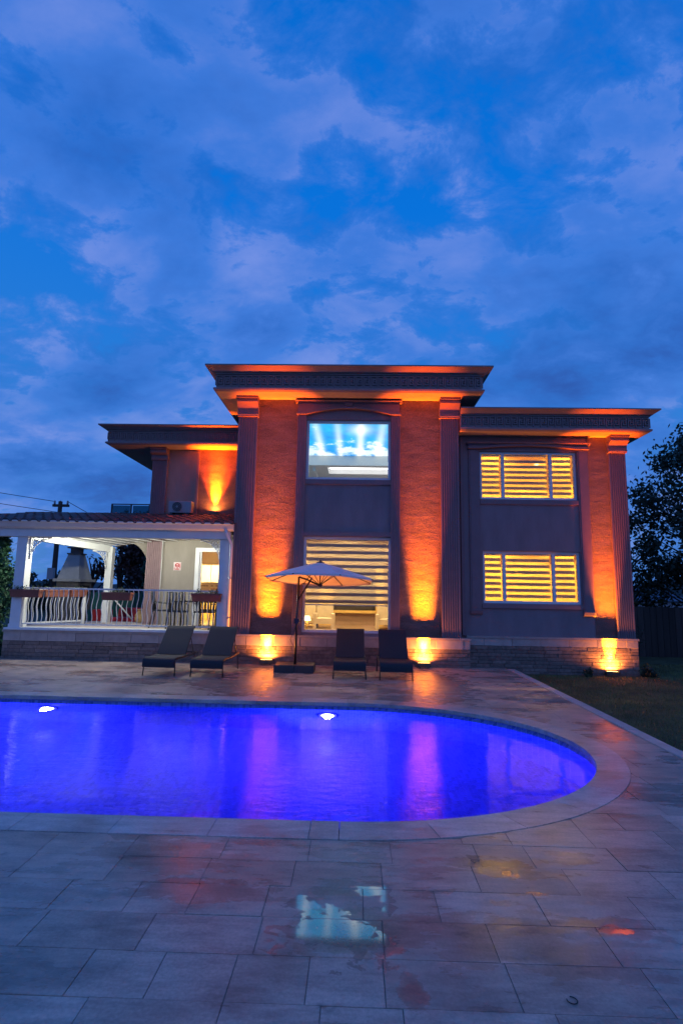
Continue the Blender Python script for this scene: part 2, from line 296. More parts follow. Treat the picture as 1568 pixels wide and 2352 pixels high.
# ------------------------------------------------------------------ mesh helpers
WL = {}
class MB:
    def __init__(s): s.v = []; s.f = []; s.sm = []
    def add(s, vs, fs, smooth=False):
        k = len(s.v); s.v += [tuple(p) for p in vs]; s.f += [tuple(i+k for i in f) for f in fs]; s.sm += [smooth]*len(fs); return s
    def box(s, x0, x1, y0, y1, z0, z1):
        return s.add([(x, y, z) for x in (x0, x1) for y in (y0, y1) for z in (z0, z1)], [(0, 1, 3, 2), (4, 6, 7, 5), (0, 4, 5, 1), (2, 3, 7, 6), (0, 2, 6, 4), (1, 5, 7, 3)])
    def cbox(s, x0, x1, y0, y1, z0, z1, c=0.004):
        """box with its top edges chamfered"""
        a = [(x0, y0, z0), (x1, y0, z0), (x1, y1, z0), (x0, y1, z0), (x0, y0, z1-c), (x1, y0, z1-c), (x1, y1, z1-c), (x0, y1, z1-c), (x0+c, y0+c, z1), (x1-c, y0+c, z1), (x1-c, y1-c, z1), (x0+c, y1-c, z1)]
        f = [(8, 9, 10, 11)]
        for i in range(4):
            j = (i+1) % 4; f += [(i, j, j+4, i+4), (i+4, j+4, j+8, i+8)]
        return s.add(a, f)
    def prism(s, poly, a, b, axis='z'):
        n = len(poly)
        def P(p, t): return (p[0], p[1], t) if axis == 'z' else ((p[0], t, p[1]) if axis == 'y' else (t, p[0], p[1]))
        return s.add([P(p, a) for p in poly]+[P(p, b) for p in poly], [tuple(range(n)), tuple(range(2*n-1, n-1, -1))]+[(i, (i+1) % n, (i+1) % n+n, i+n) for i in range(n)])
    def tube(s, pts, r, n=8, cap=True):
        pts = [Vector(p) for p in pts]; rs = r if isinstance(r, (list, tuple)) else [r]*len(pts); k = len(s.v); prev = None
        for i, p in enumerate(pts):
            d = (pts[min(i+1, len(pts)-1)]-pts[max(i-1, 0)]).normalized()
            a = prev if prev is not None and abs(prev.dot(d)) < 0.95 else (Vector((1, 0, 0)) if abs(d.x) < 0.8 else Vector((0, 1, 0)))
            e1 = (a-d*a.dot(d)).normalized(); prev = e1; e2 = d.cross(e1)
            for j in range(n):
                t = 2*math.pi*j/n; s.v.append(tuple(p+(e1*math.cos(t)+e2*math.sin(t))*rs[i]))
        for i in range(len(pts)-1):
            for j in range(n):
                q = (j+1) % n; s.f.append((k+i*n+j, k+i*n+q, k+(i+1)*n+q, k+(i+1)*n+j)); s.sm.append(n > 4)
        if cap:
            s.f.append(tuple(k+j for j in range(n-1, -1, -1))); s.f.append(tuple(k+(len(pts)-1)*n+j for j in range(n))); s.sm += [False, False]
        return s
    def lathe(s, cx, cy, prof, n=16):
        k = len(s.v)
        for rr, z in prof:
            for j in range(n): t = 2*math.pi*j/n; s.v.append((cx+rr*math.cos(t), cy+rr*math.sin(t), z))
        for i in range(len(prof)-1):
            for j in range(n): q = (j+1) % n; s.f.append((k+i*n+j, k+i*n+q, k+(i+1)*n+q, k+(i+1)*n+j)); s.sm.append(True)
        s.f.append(tuple(k+j for j in range(n-1, -1, -1))); s.f.append(tuple(k+(len(prof)-1)*n+j for j in range(n))); s.sm += [False, False]
        return s
    def ring(s, c, rad, r, axis='y', n=12, m=5, t0=0, t1=2*math.pi):
        pts = []
        for i in range(n+1):
            t = t0+(t1-t0)*i/n; a, b = rad*math.cos(t), rad*math.sin(t)
            pts.append((c[0]+a, c[1], c[2]+b) if axis == 'y' else ((c[0]+a, c[1]+b, c[2]) if axis == 'z' else (c[0], c[1]+a, c[2]+b)))
        return s.tube(pts, r, m)
    def mesh(s, name, mat, off=(0, 0, 0)):
        me = bpy.data.meshes.new(name); me.from_pydata([(a-off[0], b-off[1], c-off[2]) for a, b, c in s.v], [], s.f)
        me.polygons.foreach_set('use_smooth', s.sm); me.materials.append(MATS[mat] if isinstance(mat, str) else mat); me.validate(); return me
    def build(s, name, mat, parent=None):
        off = WL[parent] if parent else (0, 0, 0)
        o = bpy.data.objects.new(name, s.mesh(name, mat, off)); COL.objects.link(o)
        if parent: o.parent = parent; WL[o] = off
        else: WL[o] = (0, 0, 0)
        return o
def tag(o, label, cat=None, group=None):
    o['label'] = label
    if cat: o['category'] = cat
    if group: o['group'] = group
    return o
def structure(o): o['kind'] = 'structure'; return o
def thing(name, loc, label, cat, group=None, rz=0):
    o = bpy.data.objects.new(name, None); o.empty_display_size = 0.2; COL.objects.link(o); o.location = loc; WL[o] = tuple(loc); o.rotation_euler.z = rz
    return tag(o, label, cat, group)
def single(mb, name, mat, loc, label, cat, group=None):
    o = bpy.data.objects.new(name, mb.mesh(name, mat, loc)); o.location = loc; COL.objects.link(o); WL[o] = tuple(loc); return tag(o, label, cat, group)
def inst(me, name, parent, loc, rot=None, scale=None):
    """one piece sharing mesh data, placed in world coordinates under its parent"""
    o = bpy.data.objects.new(name, me); COL.objects.link(o); w = WL[parent]; o.parent = parent
    o.location = (loc[0]-w[0], loc[1]-w[1], loc[2]-w[2]); WL[o] = tuple(loc)
    if rot: o.rotation_euler = rot
    if scale: o.scale = scale
    return o
def copy_tree(o, parent=None):
    c = o.copy(); COL.objects.link(c); c.parent = parent
    for ch in list(o.children): copy_tree(ch, c)
    return c
def lamp(name, typ, loc, energy, color, parent=None, size=0.05, to=None, spot=None, blend=0.5):
    d = bpy.data.lights.new(name, typ); d.energy = energy; d.color = color
    if typ == 'AREA': d.size = size
    else: d.shadow_soft_size = size
    if typ == 'SPOT': d.spot_size = R(spot); d.spot_blend = blend
    o = bpy.data.objects.new(name, d); COL.objects.link(o)
    if to is not None: o.rotation_euler = (Vector(to)-Vector(loc)).to_track_quat('-Z', 'Y').to_euler()
    if parent: o.parent = parent; w = WL[parent]; o.location = (loc[0]-w[0], loc[1]-w[1], loc[2]-w[2])
    else: o.location = loc
    return o

# ------------------------------------------------------------------ ground, lawn, deck
XK = 3.27          # inner side of the lawn kerb
mb = MB(); zg = -0.15
for x0, x1, y0, y1 in ((-300, -9.6, -60, 500), (3.2, 300, -60, 500), (-9.6, 3.2, -60, -1.6), (-9.6, 3.2, 12.2, 500)):
    mb.add([(x0, y0, zg), (x1, y0, zg), (x1, y1, zg), (x0, y1, zg)], [(0, 1, 2, 3)])
structure(mb.build('ground', 'ground'))
structure(MB().add([(XK+0.1, -1.6, -0.135), (16, -1.6, -0.135), (16, 16.3, -0.135), (XK+0.1, 16.3, -0.135)], [(0, 1, 2, 3)]).build('lawn', 'lawn'))
# grass blades
nb = 60000
bx = np.random.uniform(XK+0.17, 9.5, nb); by = np.random.uniform(4.2, 14.5, nb)
keep = ~((by > 12.2) & (bx < 6.25)); bx, by = bx[keep], by[keep]; nb = len(bx)
ang = np.random.uniform(0, math.pi, nb); hh = np.random.uniform(0.02, 0.05, nb); ww = np.random.uniform(0.003, 0.006, nb); lx = np.random.normal(0, 0.015, nb); ly = np.random.normal(0, 0.015, nb)
V = np.zeros((nb, 3, 3)); V[:, 0] = np.stack([bx-ww*np.cos(ang), by-ww*np.sin(ang), np.full(nb, -0.136)], 1); V[:, 1] = np.stack([bx+ww*np.cos(ang), by+ww*np.sin(ang), np.full(nb, -0.136)], 1); V[:, 2] = np.stack([bx+lx, by+ly, -0.135+hh], 1)
me = bpy.data.meshes.new('grass'); me.from_pydata(V.reshape(-1, 3).tolist(), [], np.arange(nb*3).reshape(-1, 3).tolist()); me.materials.append(MATS['grass_blade'])
o = bpy.data.objects.new('grass', me); COL.objects.link(o); tag(o, 'short dark grass of the lawn beside the paved deck', 'grass'); o['kind'] = 'stuff'

# pool outline
XC, AX, YC, BY = -0.08, 2.52, 6.10, 2.05
XL = -8.0
def edge_x(y, off=0.0):
    t = (y-YC)/(BY+off)
    return XC+(AX+off)*math.sqrt(max(0.0, 1-t*t)) if abs(t) < 1 else None
def arc(off, n=64):
    return [(XC+(AX+off)*math.cos(t), YC+(BY+off)*math.sin(t)) for t in [math.pi/2-math.pi*i/n for i in range(n+1)]]
CW = 0.26
# deck bed with a hole for the pool
mb = MB(); zb = -0.005
def quad(x0, x1, y0, y1): mb.add([(x0, y0, zb), (x1, y0, zb), (x1, y1, zb), (x0, y1, zb)], [(0, 1, 2, 3)])
quad(-10, XK+0.02, -1.8, YC-BY-0.1); quad(-10, XK+0.02, YC+BY+0.1, 12.5); quad(-10, XL-0.1, YC-BY-0.1, YC+BY+0.1)
pts = arc(0.1, 48); poly = pts+[(XK+0.02, YC-BY-0.1), (XK+0.02, YC+BY+0.1)]
mb.add([(x, y, zb) for x, y in poly], [tuple(range(len(poly)))])
deck = structure(mb.build('deck', 'grout'))
# pavers
PH, PL, GAP = 0.2835, 0.53, 0.0035
rows = []; k = -1
y = 2.085-PH*14
r_i = 0; pieces = []
while y < 12.1:
    y0, y1 = y+GAP/2, min(y+PH-GAP/2, 12.12); off = (r_i*0.37+0.11*(r_i % 3)) % 1.0*PL
    x = -9.4+off; 
    while x < XK:
        ln = PL*random.choice((1.0, 1.0, 0.95, 0.72, 0.6, 1.1)); x0, x1 = x+GAP/2, min(x+ln-GAP/2, XK); x += ln
        if x1-x0 < 0.05: continue
        # cut by the coping's outer edge
        oy0, oy1 = YC-BY-CW-0.004, YC+BY+CW+0.004
        if y1 <= oy0 or y0 >= oy1: parts = [[(x0, y0), (x1, y0), (x1, y1), (x0, y1)]]
        else:
            parts = []
            if x1 < XC:      # beside the straight edges
                if y0 < oy0-0.02: parts.append([(x0, y0), (x1, y0), (x1, oy0), (x0, oy0)])
                if y1 > oy1+0.02: parts.append([(x0, oy1), (x1, oy1), (x1, y1), (x0, y1)])
            else:
                ys = [y0+(y1-y0)*i/8 for i in range(9)]
                def lim(yy):
                    e = edge_x(yy, CW+0.004); return x0 if e is None else max(x0, e)
                run = []
                def flush():
                    if len(run) > 1:
                        l = [(lim(q), q) for q in run]; l = [(min(a, x1), b) for a, b in l]
                        if max(x1-a for a, b in l) > 0.02: parts.append([(x1, run[0]), (x1, run[-1])]+[p for p in reversed(l)])
                for q in ys:
                    if lim(q) < x1-0.003: run.append(q)
                    else: flush(); run = []
                flush()
        for p in parts: pieces.append((p, (x0+x1)/2, (y0+y1)/2))
    y += PH; r_i += 1
def in_view(x, y):
    d = Vector((x, y, -1.6)); w = d.dot(_f)
    return w > 0.3 and abs(d.dot(_r)/w) < 784/1250+0.06 and d.dot(_u)/w > -1176/1250-0.15
vis = sorted([p for p in pieces if in_view(p[1], p[2])], key=lambda p: p[1]**2+p[2]**2); rest = [p for p in pieces if not in_view(p[1], p[2])]
def paver_mb(mb, p, z1):
    n = len(p); cx = sum(a for a, b in p)/n; cyy = sum(b for a, b in p)/n; c = 0.0012
    def ins(a, b):
        d = Vector((cx-a, cyy-b)); d = d.normalized()*c if d.length > 0.02 else d*0; return (a+d.x, b+d.y)
    q = [ins(*t) for t in p]
    mb.add([(a, b, -0.035) for a, b in p]+[(a, b, z1-0.0012) for a, b in p]+[(a, b, z1) for a, b in q],
           [tuple(range(2*n, 3*n))]+[(i, (i+1) % n, (i+1) % n+n, i+n) for i in range(n)]+[(i+n, (i+1) % n+n, (i+1) % n+2*n, i+2*n) for i in range(n)])
for p, cx, cyy in vis[:298]:
    m_ = MB(); paver_mb(m_, p, random.uniform(-0.0015, 0.0015)); m_.build('paver', 'paver', deck)
m_ = MB()
for p, cx, cyy in vis[298:]+rest: paver_mb(m_, p, random.uniform(-0.0015, 0.0015))
o = m_.build('far_paving', 'paver', deck); o['kind'] = 'stuff'
# kerb towards the lawn
kerb = structure(MB().box(XK+0.004, XK+0.13, -1.6, 11.9, -0.3, -0.012).build('kerb', 'grout'))
y = -1.6
while y < 11.9:
    MB().cbox(XK+0.004, XK+0.15, y+0.002, min(y+0.85, 12.0)-0.002, -0.28, 0.014+random.uniform(-.002, .002), 0.008).build('kerb_stone', 'kerb', kerb); y += 0.85

# pool basin, coping, water
pool = structure(MB().build('pool', 'pool_tile')) if False else None
mb = MB(); outl = [(XL, YC+BY)]+arc(0.0, 64)+[(XL, YC-BY)]; n = len(outl); D = -1.15
mb.add([(x, y, -0.035) for x, y in outl]+[(x, y, D) for x, y in outl], [(i, i+n, (i+1) % n+n, (i+1) % n) for i in range(n)]+[tuple(range(2*n-1, n-1, -1))])
pool = structure(mb.build('pool', 'pool_tile'))
WZ = -0.105
mb = MB(); mb.add([(x, y, WZ) for x, y in outl], [tuple(range(n-1, -1, -1))]); structure(mb.build('pool_water', 'pool_water'))
inner, outer = [], []
def coping_stone(ip, op):
    m_ = MB(); n_ = len(ip); k = n_
    z1 = 0.004+random.uniform(-.001, .001); zl = -0.045; poly = ip+op[::-1]; m = len(poly)
    m_.add([(a, b, zl) for a, b in poly]+[(a, b, z1) for a, b in poly], [tuple(range(m, 2*m)), tuple(range(m-1, -1, -1))]+[(i, (i+1) % m, (i+1) % m+m, i+m) for i in range(m)])
    m_.build('coping_stone', 'coping', pool)
ts = [math.pi/2-math.pi*i/13 for i in range(14)]
for a, b in zip(ts[:-1], ts[1:]):
    q = [a-0.001+(b-a+0.002)*i/7 for i in range(8)]
    coping_stone([(XC+(AX-.02)*math.cos(t), YC+(BY-.02)*math.sin(t)) for t in q], [(XC+(AX+CW)*math.cos(t), YC+(BY+CW)*math.sin(t)) for t in q])
x = XC
while x > XL:
    x2 = x-0.66
    coping_stone([(x2+.002, YC+BY-.02), (x-.002, YC+BY-.02)], [(x2+.002, YC+BY+CW), (x-.002, YC+BY+CW)])
    coping_stone([(x-.002-0.2, YC-BY+.02), (x2+.002-0.2, YC-BY+.02)], [(x-.002-0.2, YC-BY-CW), (x2+.002-0.2, YC-BY-CW)])
    x = x2
coping_stone([(XC-.198, YC-BY+.02), (XC-.004, YC-BY+.02)][::-1], [(XC-.198, YC-BY-CW), (XC-.004, YC-BY-CW)][::-1])
# underwater lamps
for x, lab in ((-4.42, 'round white pool lamp in the far wall, nearer the pergola'), (-0.36, 'round white pool lamp in the far wall, below the parasol and middle loungers')):
    t = thing('pool_light', (x, YC+BY, -0.40), lab, 'pool light', 'lamps in the pool wall')
    mb = MB(); m = 20
    for rad, yy in ((0.15, -0.005), (0.15, -0.035), (0.10, -0.035)): pass
    k = 20; vs_ = []
    for rad, yy in ((0.13, 0.0), (0.13, -0.03), (0.09, -0.04), (0.09, -0.02)):
        for j in range(k): a = 2*math.pi*j/k; vs_.append((x+rad*math.cos(a), YC+BY+yy, -0.40+rad*math.sin(a)))
    mb.add(vs_, [(r_*k+j, r_*k+(j+1) % k, (r_+1)*k+(j+1) % k, (r_+1)*k+j) for r_ in range(3) for j in range(k)]); mb.build('bezel', 'steel', t)
    MB().add([(x+0.088*math.cos(2*math.pi*j/k), YC+BY-0.03, -0.40+0.088*math.sin(2*math.pi*j/k)) for j in range(k)], [tuple(range(k))]).build('lens', 'pool_lamp', t)
    lamp('pool_lamp_light', 'POINT', (x, YC+BY-0.13, -0.40), 800, (0.036, 0.036, 1.0), t, 0.05)
for x in (-7.0,):  # unseen third lamp, added to keep the pool light even
    t = thing('pool_light', (x, YC+BY, -0.40), 'round unseen pool lamp, added in the far wall beyond the left edge of the picture', 'pool light', 'lamps in the pool wall')
    MB().prism([(x+0.12*math.cos(2*math.pi*j/16), -0.40+0.12*math.sin(2*math.pi*j/16)) for j in range(16)], YC+BY-0.03, YC+BY, 'y').build('lens', 'pool_lamp', t)
    lamp('pool_lamp_light', 'POINT', (x, YC+BY-0.13, -0.40), 800, (0.036, 0.036, 1.0), t, 0.05)


# ------------------------------------------------------------------ the villa
villa = thing('villa', (0, 14, 0), 'two storey stucco villa with deep cornices, fluted pilasters and orange uplighting', 'house')
def fluted(x0, x1, yf, yb, z0, z1, nf, d=0.016):
    m = 0.14*(x1-x0)/2; w = (x1-x0-2*m)/nf; poly = [(x0, yb), (x0, yf)]
    for i in range(nf):
        a = x0+m+i*w
        poly += [(a+0.18*w, yf), (a+0.30*w, yf+d), (a+0.70*w, yf+d), (a+0.82*w, yf)]
    poly += [(x1, yf), (x1, yb)]
    return MB().prism(poly, z0, z1)
def wall_holes(x0, x1, z0, z1, yf, th, holes):
    """front wall sheet with real openings and reveals"""
    xs = sorted({x0, x1, *[h[0] for h in holes], *[h[1] for h in holes]}); zs = sorted({z0, z1, *[h[2] for h in holes], *[h[3] for h in holes]}); mb = MB(); yb = yf+th
    def solid(i, j):
        if not (0 <= i < len(xs)-1 and 0 <= j < len(zs)-1): return False
        cx, cz = (xs[i]+xs[i+1])/2, (zs[j]+zs[j+1])/2
        return not any(h[0] < cx < h[1] and h[2] < cz < h[3] for h in holes)
    for i in range(len(xs)-1):
        for j in range(len(zs)-1):
            if not solid(i, j): continue
            a, b, c, d = xs[i], xs[i+1], zs[j], zs[j+1]
            mb.add([(a, yf, c), (b, yf, c), (b, yf, d), (a, yf, d)], [(0, 1, 2, 3)]); mb.add([(a, yb, c), (b, yb, c), (b, yb, d), (a, yb, d)], [(3, 2, 1, 0)])
            if not solid(i-1, j): mb.add([(a, yf, c), (a, yb, c), (a, yb, d), (a, yf, d)], [(3, 2, 1, 0)])
            if not solid(i+1, j): mb.add([(b, yf, c), (b, yb, c), (b, yb, d), (b, yf, d)], [(0, 1, 2, 3)])
            if not solid(i, j-1): mb.add([(a, yf, c), (b, yf, c), (b, yb, c), (a, yb, c)], [(3, 2, 1, 0)])
            if not solid(i, j+1): mb.add([(a, yf, d), (b, yf, d), (b, yb, d), (a, yb, d)], [(0, 1, 2, 3)])
    return mb
# window openings  (x0, x1, z0, z1)
W_UP = (-1.15, 0.78, 4.10, 5.50); W_LOW = (-1.15, 0.80, 0.68, 2.79); W_RU = (2.86, 5.08, 3.74, 4.87); W_RL = (2.89, 5.07, 1.38, 2.55); DOOR = (-4.02, -2.72, 0.66, 2.56)
YM, YR, YL = 12.14, 12.42, 14.0
wall_holes(-2.66, 2.25, 0.0, 5.98, YM, 0.24, [W_UP, W_LOW]).build('wall', 'render_wall', villa)
wall_holes(2.25, 6.11, -0.2, 5.23, YR, 0.24, [W_RU, W_RL]).build('wall', 'render_wall', villa)
wall_holes(-5.31, -2.66, 0.0, 5.24, YL, 0.24, [DOOR]).build('wall', 'terrace_wall', villa)
mb = MB(); mb.box(-2.66, -2.50, YM+.24, 17.6, 0, 5.98).box(2.10, 2.25, YM+.24, 17.6, 0, 5.98).box(-2.66, 2.25, 19.2, 19.4, 0, 5.98).box(-2.66, -2.5, 17.6, 19.2, 0, 5.98).box(2.1, 2.25, 17.6, 19.2, 0, 5.98); mb.build('wall', 'render_wall', villa)
mb = MB(); mb.box(5.95, 6.11, YR+.24, 17.6, -0.2, 5.23).box(2.25, 6.11, 17.6, 17.8, -0.2, 5.23); mb.build('wall', 'render_wall', villa)
mb = MB(); mb.box(-5.31, -5.15, YL+.24, 17.6, 0, 5.24).box(-5.31, -2.66, 17.6, 17.8, 0, 5.24); mb.build('wall', 'render_wall', villa)
# stucco panels, a little proud of the wall
for x0, x1, yf, z0, z1 in ((-2.28, -1.36, YM-.012, 0.63, 5.96), (0.99, 1.90, YM-.012, 0.63, 5.96), (5.34, 5.79, YR-.012, 0.665, 5.21), (-4.14, -2.66, YL-.03, 3.2, 5.22)):
    MB().box(x0, x1, yf, yf+0.03, z0, z1).build('stucco_panel', 'stucco', villa)
# pilasters with capitals
def capital(x0, x1, yf, z0, z1):
    """console capital: foot mouldings, swept face, stepped abacus"""
    h = z1-z0; d = 0.05; prof = [(yf+.25, z0), (yf-d, z0), (yf-d, z0+.025), (yf-d-.015, z0+.03), (yf-d-.015, z0+.06), (yf-d, z0+.065), (yf-d, z0+.10), (yf-d+.005, z0+.12)]
    for i in range(7):
        t = i/6; prof.append((yf-d-0.10*t**2.2, z0+.12+(h-.27)*t))
    prof += [(yf-d-.13, z1-.13), (yf-d-.13, z1-.09), (yf-d-.11, z1-.085), (yf-d-.11, z1-.055), (yf-d-.16, z1-.05), (yf-d-.16, z1), (yf+.25, z1)]
    return MB().prism(prof, x0-.02, x1+.02, 'x')
for x0, x1, yf, z0, z1, zc in ((-2.72, -2.28, 12.06, 0.62, 5.53, 5.968), (1.90, 2.31, 12.06, 0.62, 5.53, 5.968), (5.79, 6.17, 12.35, 0.66, 4.84, 5.218), (-5.37, -4.98, 13.93, 0.66, 4.93, 5.228)):
    fluted(x0, x1, yf, yf+0.34, z0, z1, 7).build('pilaster', 'trim', villa)
    capital(x0, x1, yf, z1, zc).build('capital', 'trim', villa)
# fluted window jambs and hood moulds
def hood(x0, x1, yf, z0, z1, rise, win0, win1):
    n = 20; poly = [(x0+.02, z1-.05), (x0+.02, z0), (win0-.02, z0)]
    arcp = [(win0+(win1-win0)*i/n, z0+rise*math.sin(math.pi*i/n)**0.85) for i in range(n+1)]
    mb = MB()
    for a, b in zip([(x0+.02, z0), (win0-.02, z0)]+arcp, [(win0-.02, z0), arcp[0]]+arcp[1:]+[(win1+.02, z0)]):
        mb.add([(a[0], yf, a[1]), (b[0], yf, b[1]), (b[0], yf, z1-.05), (a[0], yf, z1-.05), (a[0], yf+.1, a[1]), (b[0], yf+.1, b[1])], [(0, 1, 2, 3), (0, 4, 5, 1)])
    mb.add([(win1+.02, yf, z0), (x1-.02, yf, z0), (x1-.02, yf, z1-.05), (win1+.02, yf, z1-.05)], [(0, 1, 2, 3)])
    h = mb.build('hood', 'trim', villa)
    mb = MB(); path = [(x0, z0), (win0-.02, z0)]+arcp+[(win1+.02, z0), (x1, z0)]
    for a, b in zip(path[:-1], path[1:]):
        if abs(b[0]-a[0]) < 1e-6: continue
        mb.add([(a[0], yf-.05, a[1]), (b[0], yf-.05, b[1]), (b[0], yf-.05, b[1]+.045), (a[0], yf-.05, a[1]+.045), (a[0], yf+.1, a[1]), (b[0], yf+.1, b[1]), (b[0], yf+.002, b[1]+.045), (a[0], yf+.002, a[1]+.045)], [(0, 1, 2, 3), (0, 4, 5, 1), (3, 2, 6, 7)])
    mb.build('arch_band', 'trim', h)
    MB().prism([(yf+.1, z1-.05), (yf-.03, z1-.05), (yf-.03, z1-.03), (yf-.08, z1-.02), (yf-.08, z1), (yf+.1, z1)], x0-.03, x1+.03, 'x').build('hood_shelf', 'trim', h)
    c = (x0+x1)/2; MB().prism([(c-.10, z1-.055), (c-.075, z0+rise+.06), (c+.075, z0+rise+.06), (c+.10, z1-.055)], yf-.06, yf+.01, 'y').build('keystone', 'trim', h)
for x0, x1 in ((-1.36, -1.16), (0.79, 0.99)): fluted(x0, x1, 12.075, YM+.02, 0.63, 5.60, 4, 0.012).build('jamb', 'trim', villa)
hood(-1.38, 1.00, 12.065, 5.60, 5.93, 0.14, -1.16, 0.79)
MB().box(-1.16, 0.79, 12.10, YM+.05, 3.98, 4.08).build('sill', 'trim', villa)
MB().box(-1.16, 0.80, 12.09, YM+.05, 2.80, 2.90).build('lintel', 'trim', villa)
for x0, x1 in ((2.60, 2.84), (5.09, 5.33)):
    MB().box(x0, x1, 12.385, YR+.02, 1.21, 4.90).box(x0+.035, x1-.035, 12.375, 12.385, 1.21, 4.90).build('jamb', 'trim', villa)
    MB().prism([(YR+.02, 1.12), (12.39, 1.12), (12.36, 1.15), (12.34, 1.21), (YR+.02, 1.21)], x0-.01, x1+.01, 'x').build('corbel', 'trim', villa)
hood(2.58, 5.35, 12.365, 4.91, 5.06, 0.07, 2.85, 5.08)
MB().box(2.85, 5.08, 12.385, YR+.05, 3.62, 3.72).build('sill', 'trim', villa); MB().box(2.85, 5.08, 12.385, YR+.05, 1.27, 1.36).build('sill', 'trim', villa)
MB().box(-4.20, -4.13, YL-.07, YL+.02, 3.2, 5.22).build('trim_strip', 'trim', villa)
MB().box(2.40, 2.47, 12.36, YR+.02, 0.67, 5.2).build('trim_strip', 'trim', villa)

# cornices
PROF = [(0.44, 0.0), (0.46, 0.012), (0.49, 0.03), (0.50, 0.065), (0.475, 0.085), (0.44, 0.10), (0.44, 0.40), (0.47, 0.41), (0.47, 0.435), (0.51, 0.445), (0.55, 0.48), (0.63, 0.535), (0.66, 0.54), (0.66, 0.575)]
def motif_mesh(h):
    mb = MB(); t = 0.034; w = 0.155
    mb.box(-w/2+.004, -w/2+.020, -t, 0, 0.02, h-.02); mb.box(-w/2+.02, w/2-.02, -t, 0, h-.036, h-.02); mb.box(w/2-.036, w/2-.02, -t, 0, 0.07, h-.036)
    mb.box(-0.03, w/2-.036, -t, 0, 0.07, 0.086); mb.box(-0.03, -0.014, -t, 0, 0.086, h-.09)
    mb.ring((0.018, -t*.6, h*.56), 0.028, 0.010, 'y', 8, 4)
    return mb.mesh('relief_motif', 'cornice')
def cornice(x0, x1, y0, y1, z, hs, vs_, sides, kl=1, kr=1):
    mb = MB(); P = [(o*hs, z+h*vs_) for o, h in PROF]; rings = []
    for o, h in P: rings.append([(x0-o*kl, y0-o, h), (x1+o*kr, y0-o, h), (x1+o*kr, y1+o, h), (x0-o*kl, y1+o, h)])
    for a, b in zip(rings[:-1], rings[1:]):
        for i in range(4): j = (i+1) % 4; mb.add([a[i], a[j], b[j], b[i]], [(0, 1, 2, 3)])
    c = mb.build('cornice', 'cornice', villa)
    MB().add(rings[0], [(0, 3, 2, 1)]).build('soffit', 'soffit', villa)
    MB().add(rings[-1], [(0, 1, 2, 3)]).build('roof', 'roofing', villa)
    h0, h1 = z+.10*vs_, z+.40*vs_; o = 0.44*hs; mm = motif_mesh(h1-h0)
    wd = x1-x0+o*(kl+kr); n = int(wd/0.16); s0 = wd/n
    for i in range(n): inst(mm, 'relief_motif', c, (x0-o*kl+(i+.5)*s0, y0-o, h0))
    for side in sides:
        n = int(3.0/0.16)
        for i in range(n): inst(mm, 'relief_motif', c, (x0-o if side < 0 else x1+o, y0-o+(i+.5)*0.16, h0), (0, 0, R(-90 if side < 0 else 90)))
    return c
cornice(-2.72, 2.31, 12.06, 19.3, 5.972, 1.0, 0.97, (-1, 1))
cornice(2.335, 6.17, 12.35, 17.7, 5.222, 0.86, 0.87, (1,), 0, 1)
cornice(-6.03, -2.735, 13.93, 17.7, 5.232, 0.90, 0.87, (-1,), 1, 0)

# stone plinths: light top band above rows of small dark stones
brick_cache = {}
def stone_row(x0, x1, yf, z0, z1, length, mat, parent, name):
    n = max(1, round((x1-x0)/length)); w = (x1-x0)/n; off = random.uniform(0.2, 0.8)*w; edges = [x0]+[x0+off+i*w for i in range(n) if x0+off+i*w < x1-0.04]+[x1]
    for a, b in zip(edges[:-1], edges[1:]):
        key = (round(b-a, 3), round(z1-z0, 3), mat)
        if key not in brick_cache:
            l, h = b-a, z1-z0
            m_ = MB(); c = 0.005; q = .002
            v = [(q, 0, q), (l-q, 0, q), (l-q, 0, h-q), (q, 0, h-q), (q, -.016, q), (l-q, -.016, q), (l-q, -.016, h-q), (q, -.016, h-q), (c+q, -.022, c+q), (l-c-q, -.022, c+q), (l-c-q, -.022, h-c-q), (c+q, -.022, h-c-q)]
            f = [(8, 9, 10, 11)]
            for i in range(4): j = (i+1) % 4; f += [(i, j, j+4, i+4), (i+4, j+4, j+8, i+8)]
            brick_cache[key] = m_.add(v, f).mesh(name, mat)
        inst(brick_cache[key], name, parent, (a, yf+random.uniform(-.006, .004), z0))
def plinth(x0, x1, yf, yb, zbase, ztop, band, owner, name='plinth'):
    p = MB().box(x0, x1, yf+.004, yb, zbase, ztop-.03).build(name, 'grout', owner)
    zb_ = ztop-.045-band; stone_row(x0, x1, yf, zb_, ztop-.045, 0.62, 'plinth_band', p, 'band_stone')
    n = max(1, round((zb_-zbase)/0.075)); h = (zb_-zbase)/n
    for i in range(n): stone_row(x0, x1, yf, zbase+i*h, zbase+(i+1)*h, random.choice((0.26, 0.32, 0.38)), 'plinth_stone', p, 'split_stone')
    MB().box(x0-.02, x1+.02, yf-.038, yb, ztop-.045, ztop).build('plinth_cap', 'plinth_band', p)
plinth(-2.78, 2.50, 12.075, 12.3, -0.02, 0.62, 0.19, villa)
plinth(2.50, 6.21, 12.365, 12.45, -0.16, 0.66, 0.16, villa)

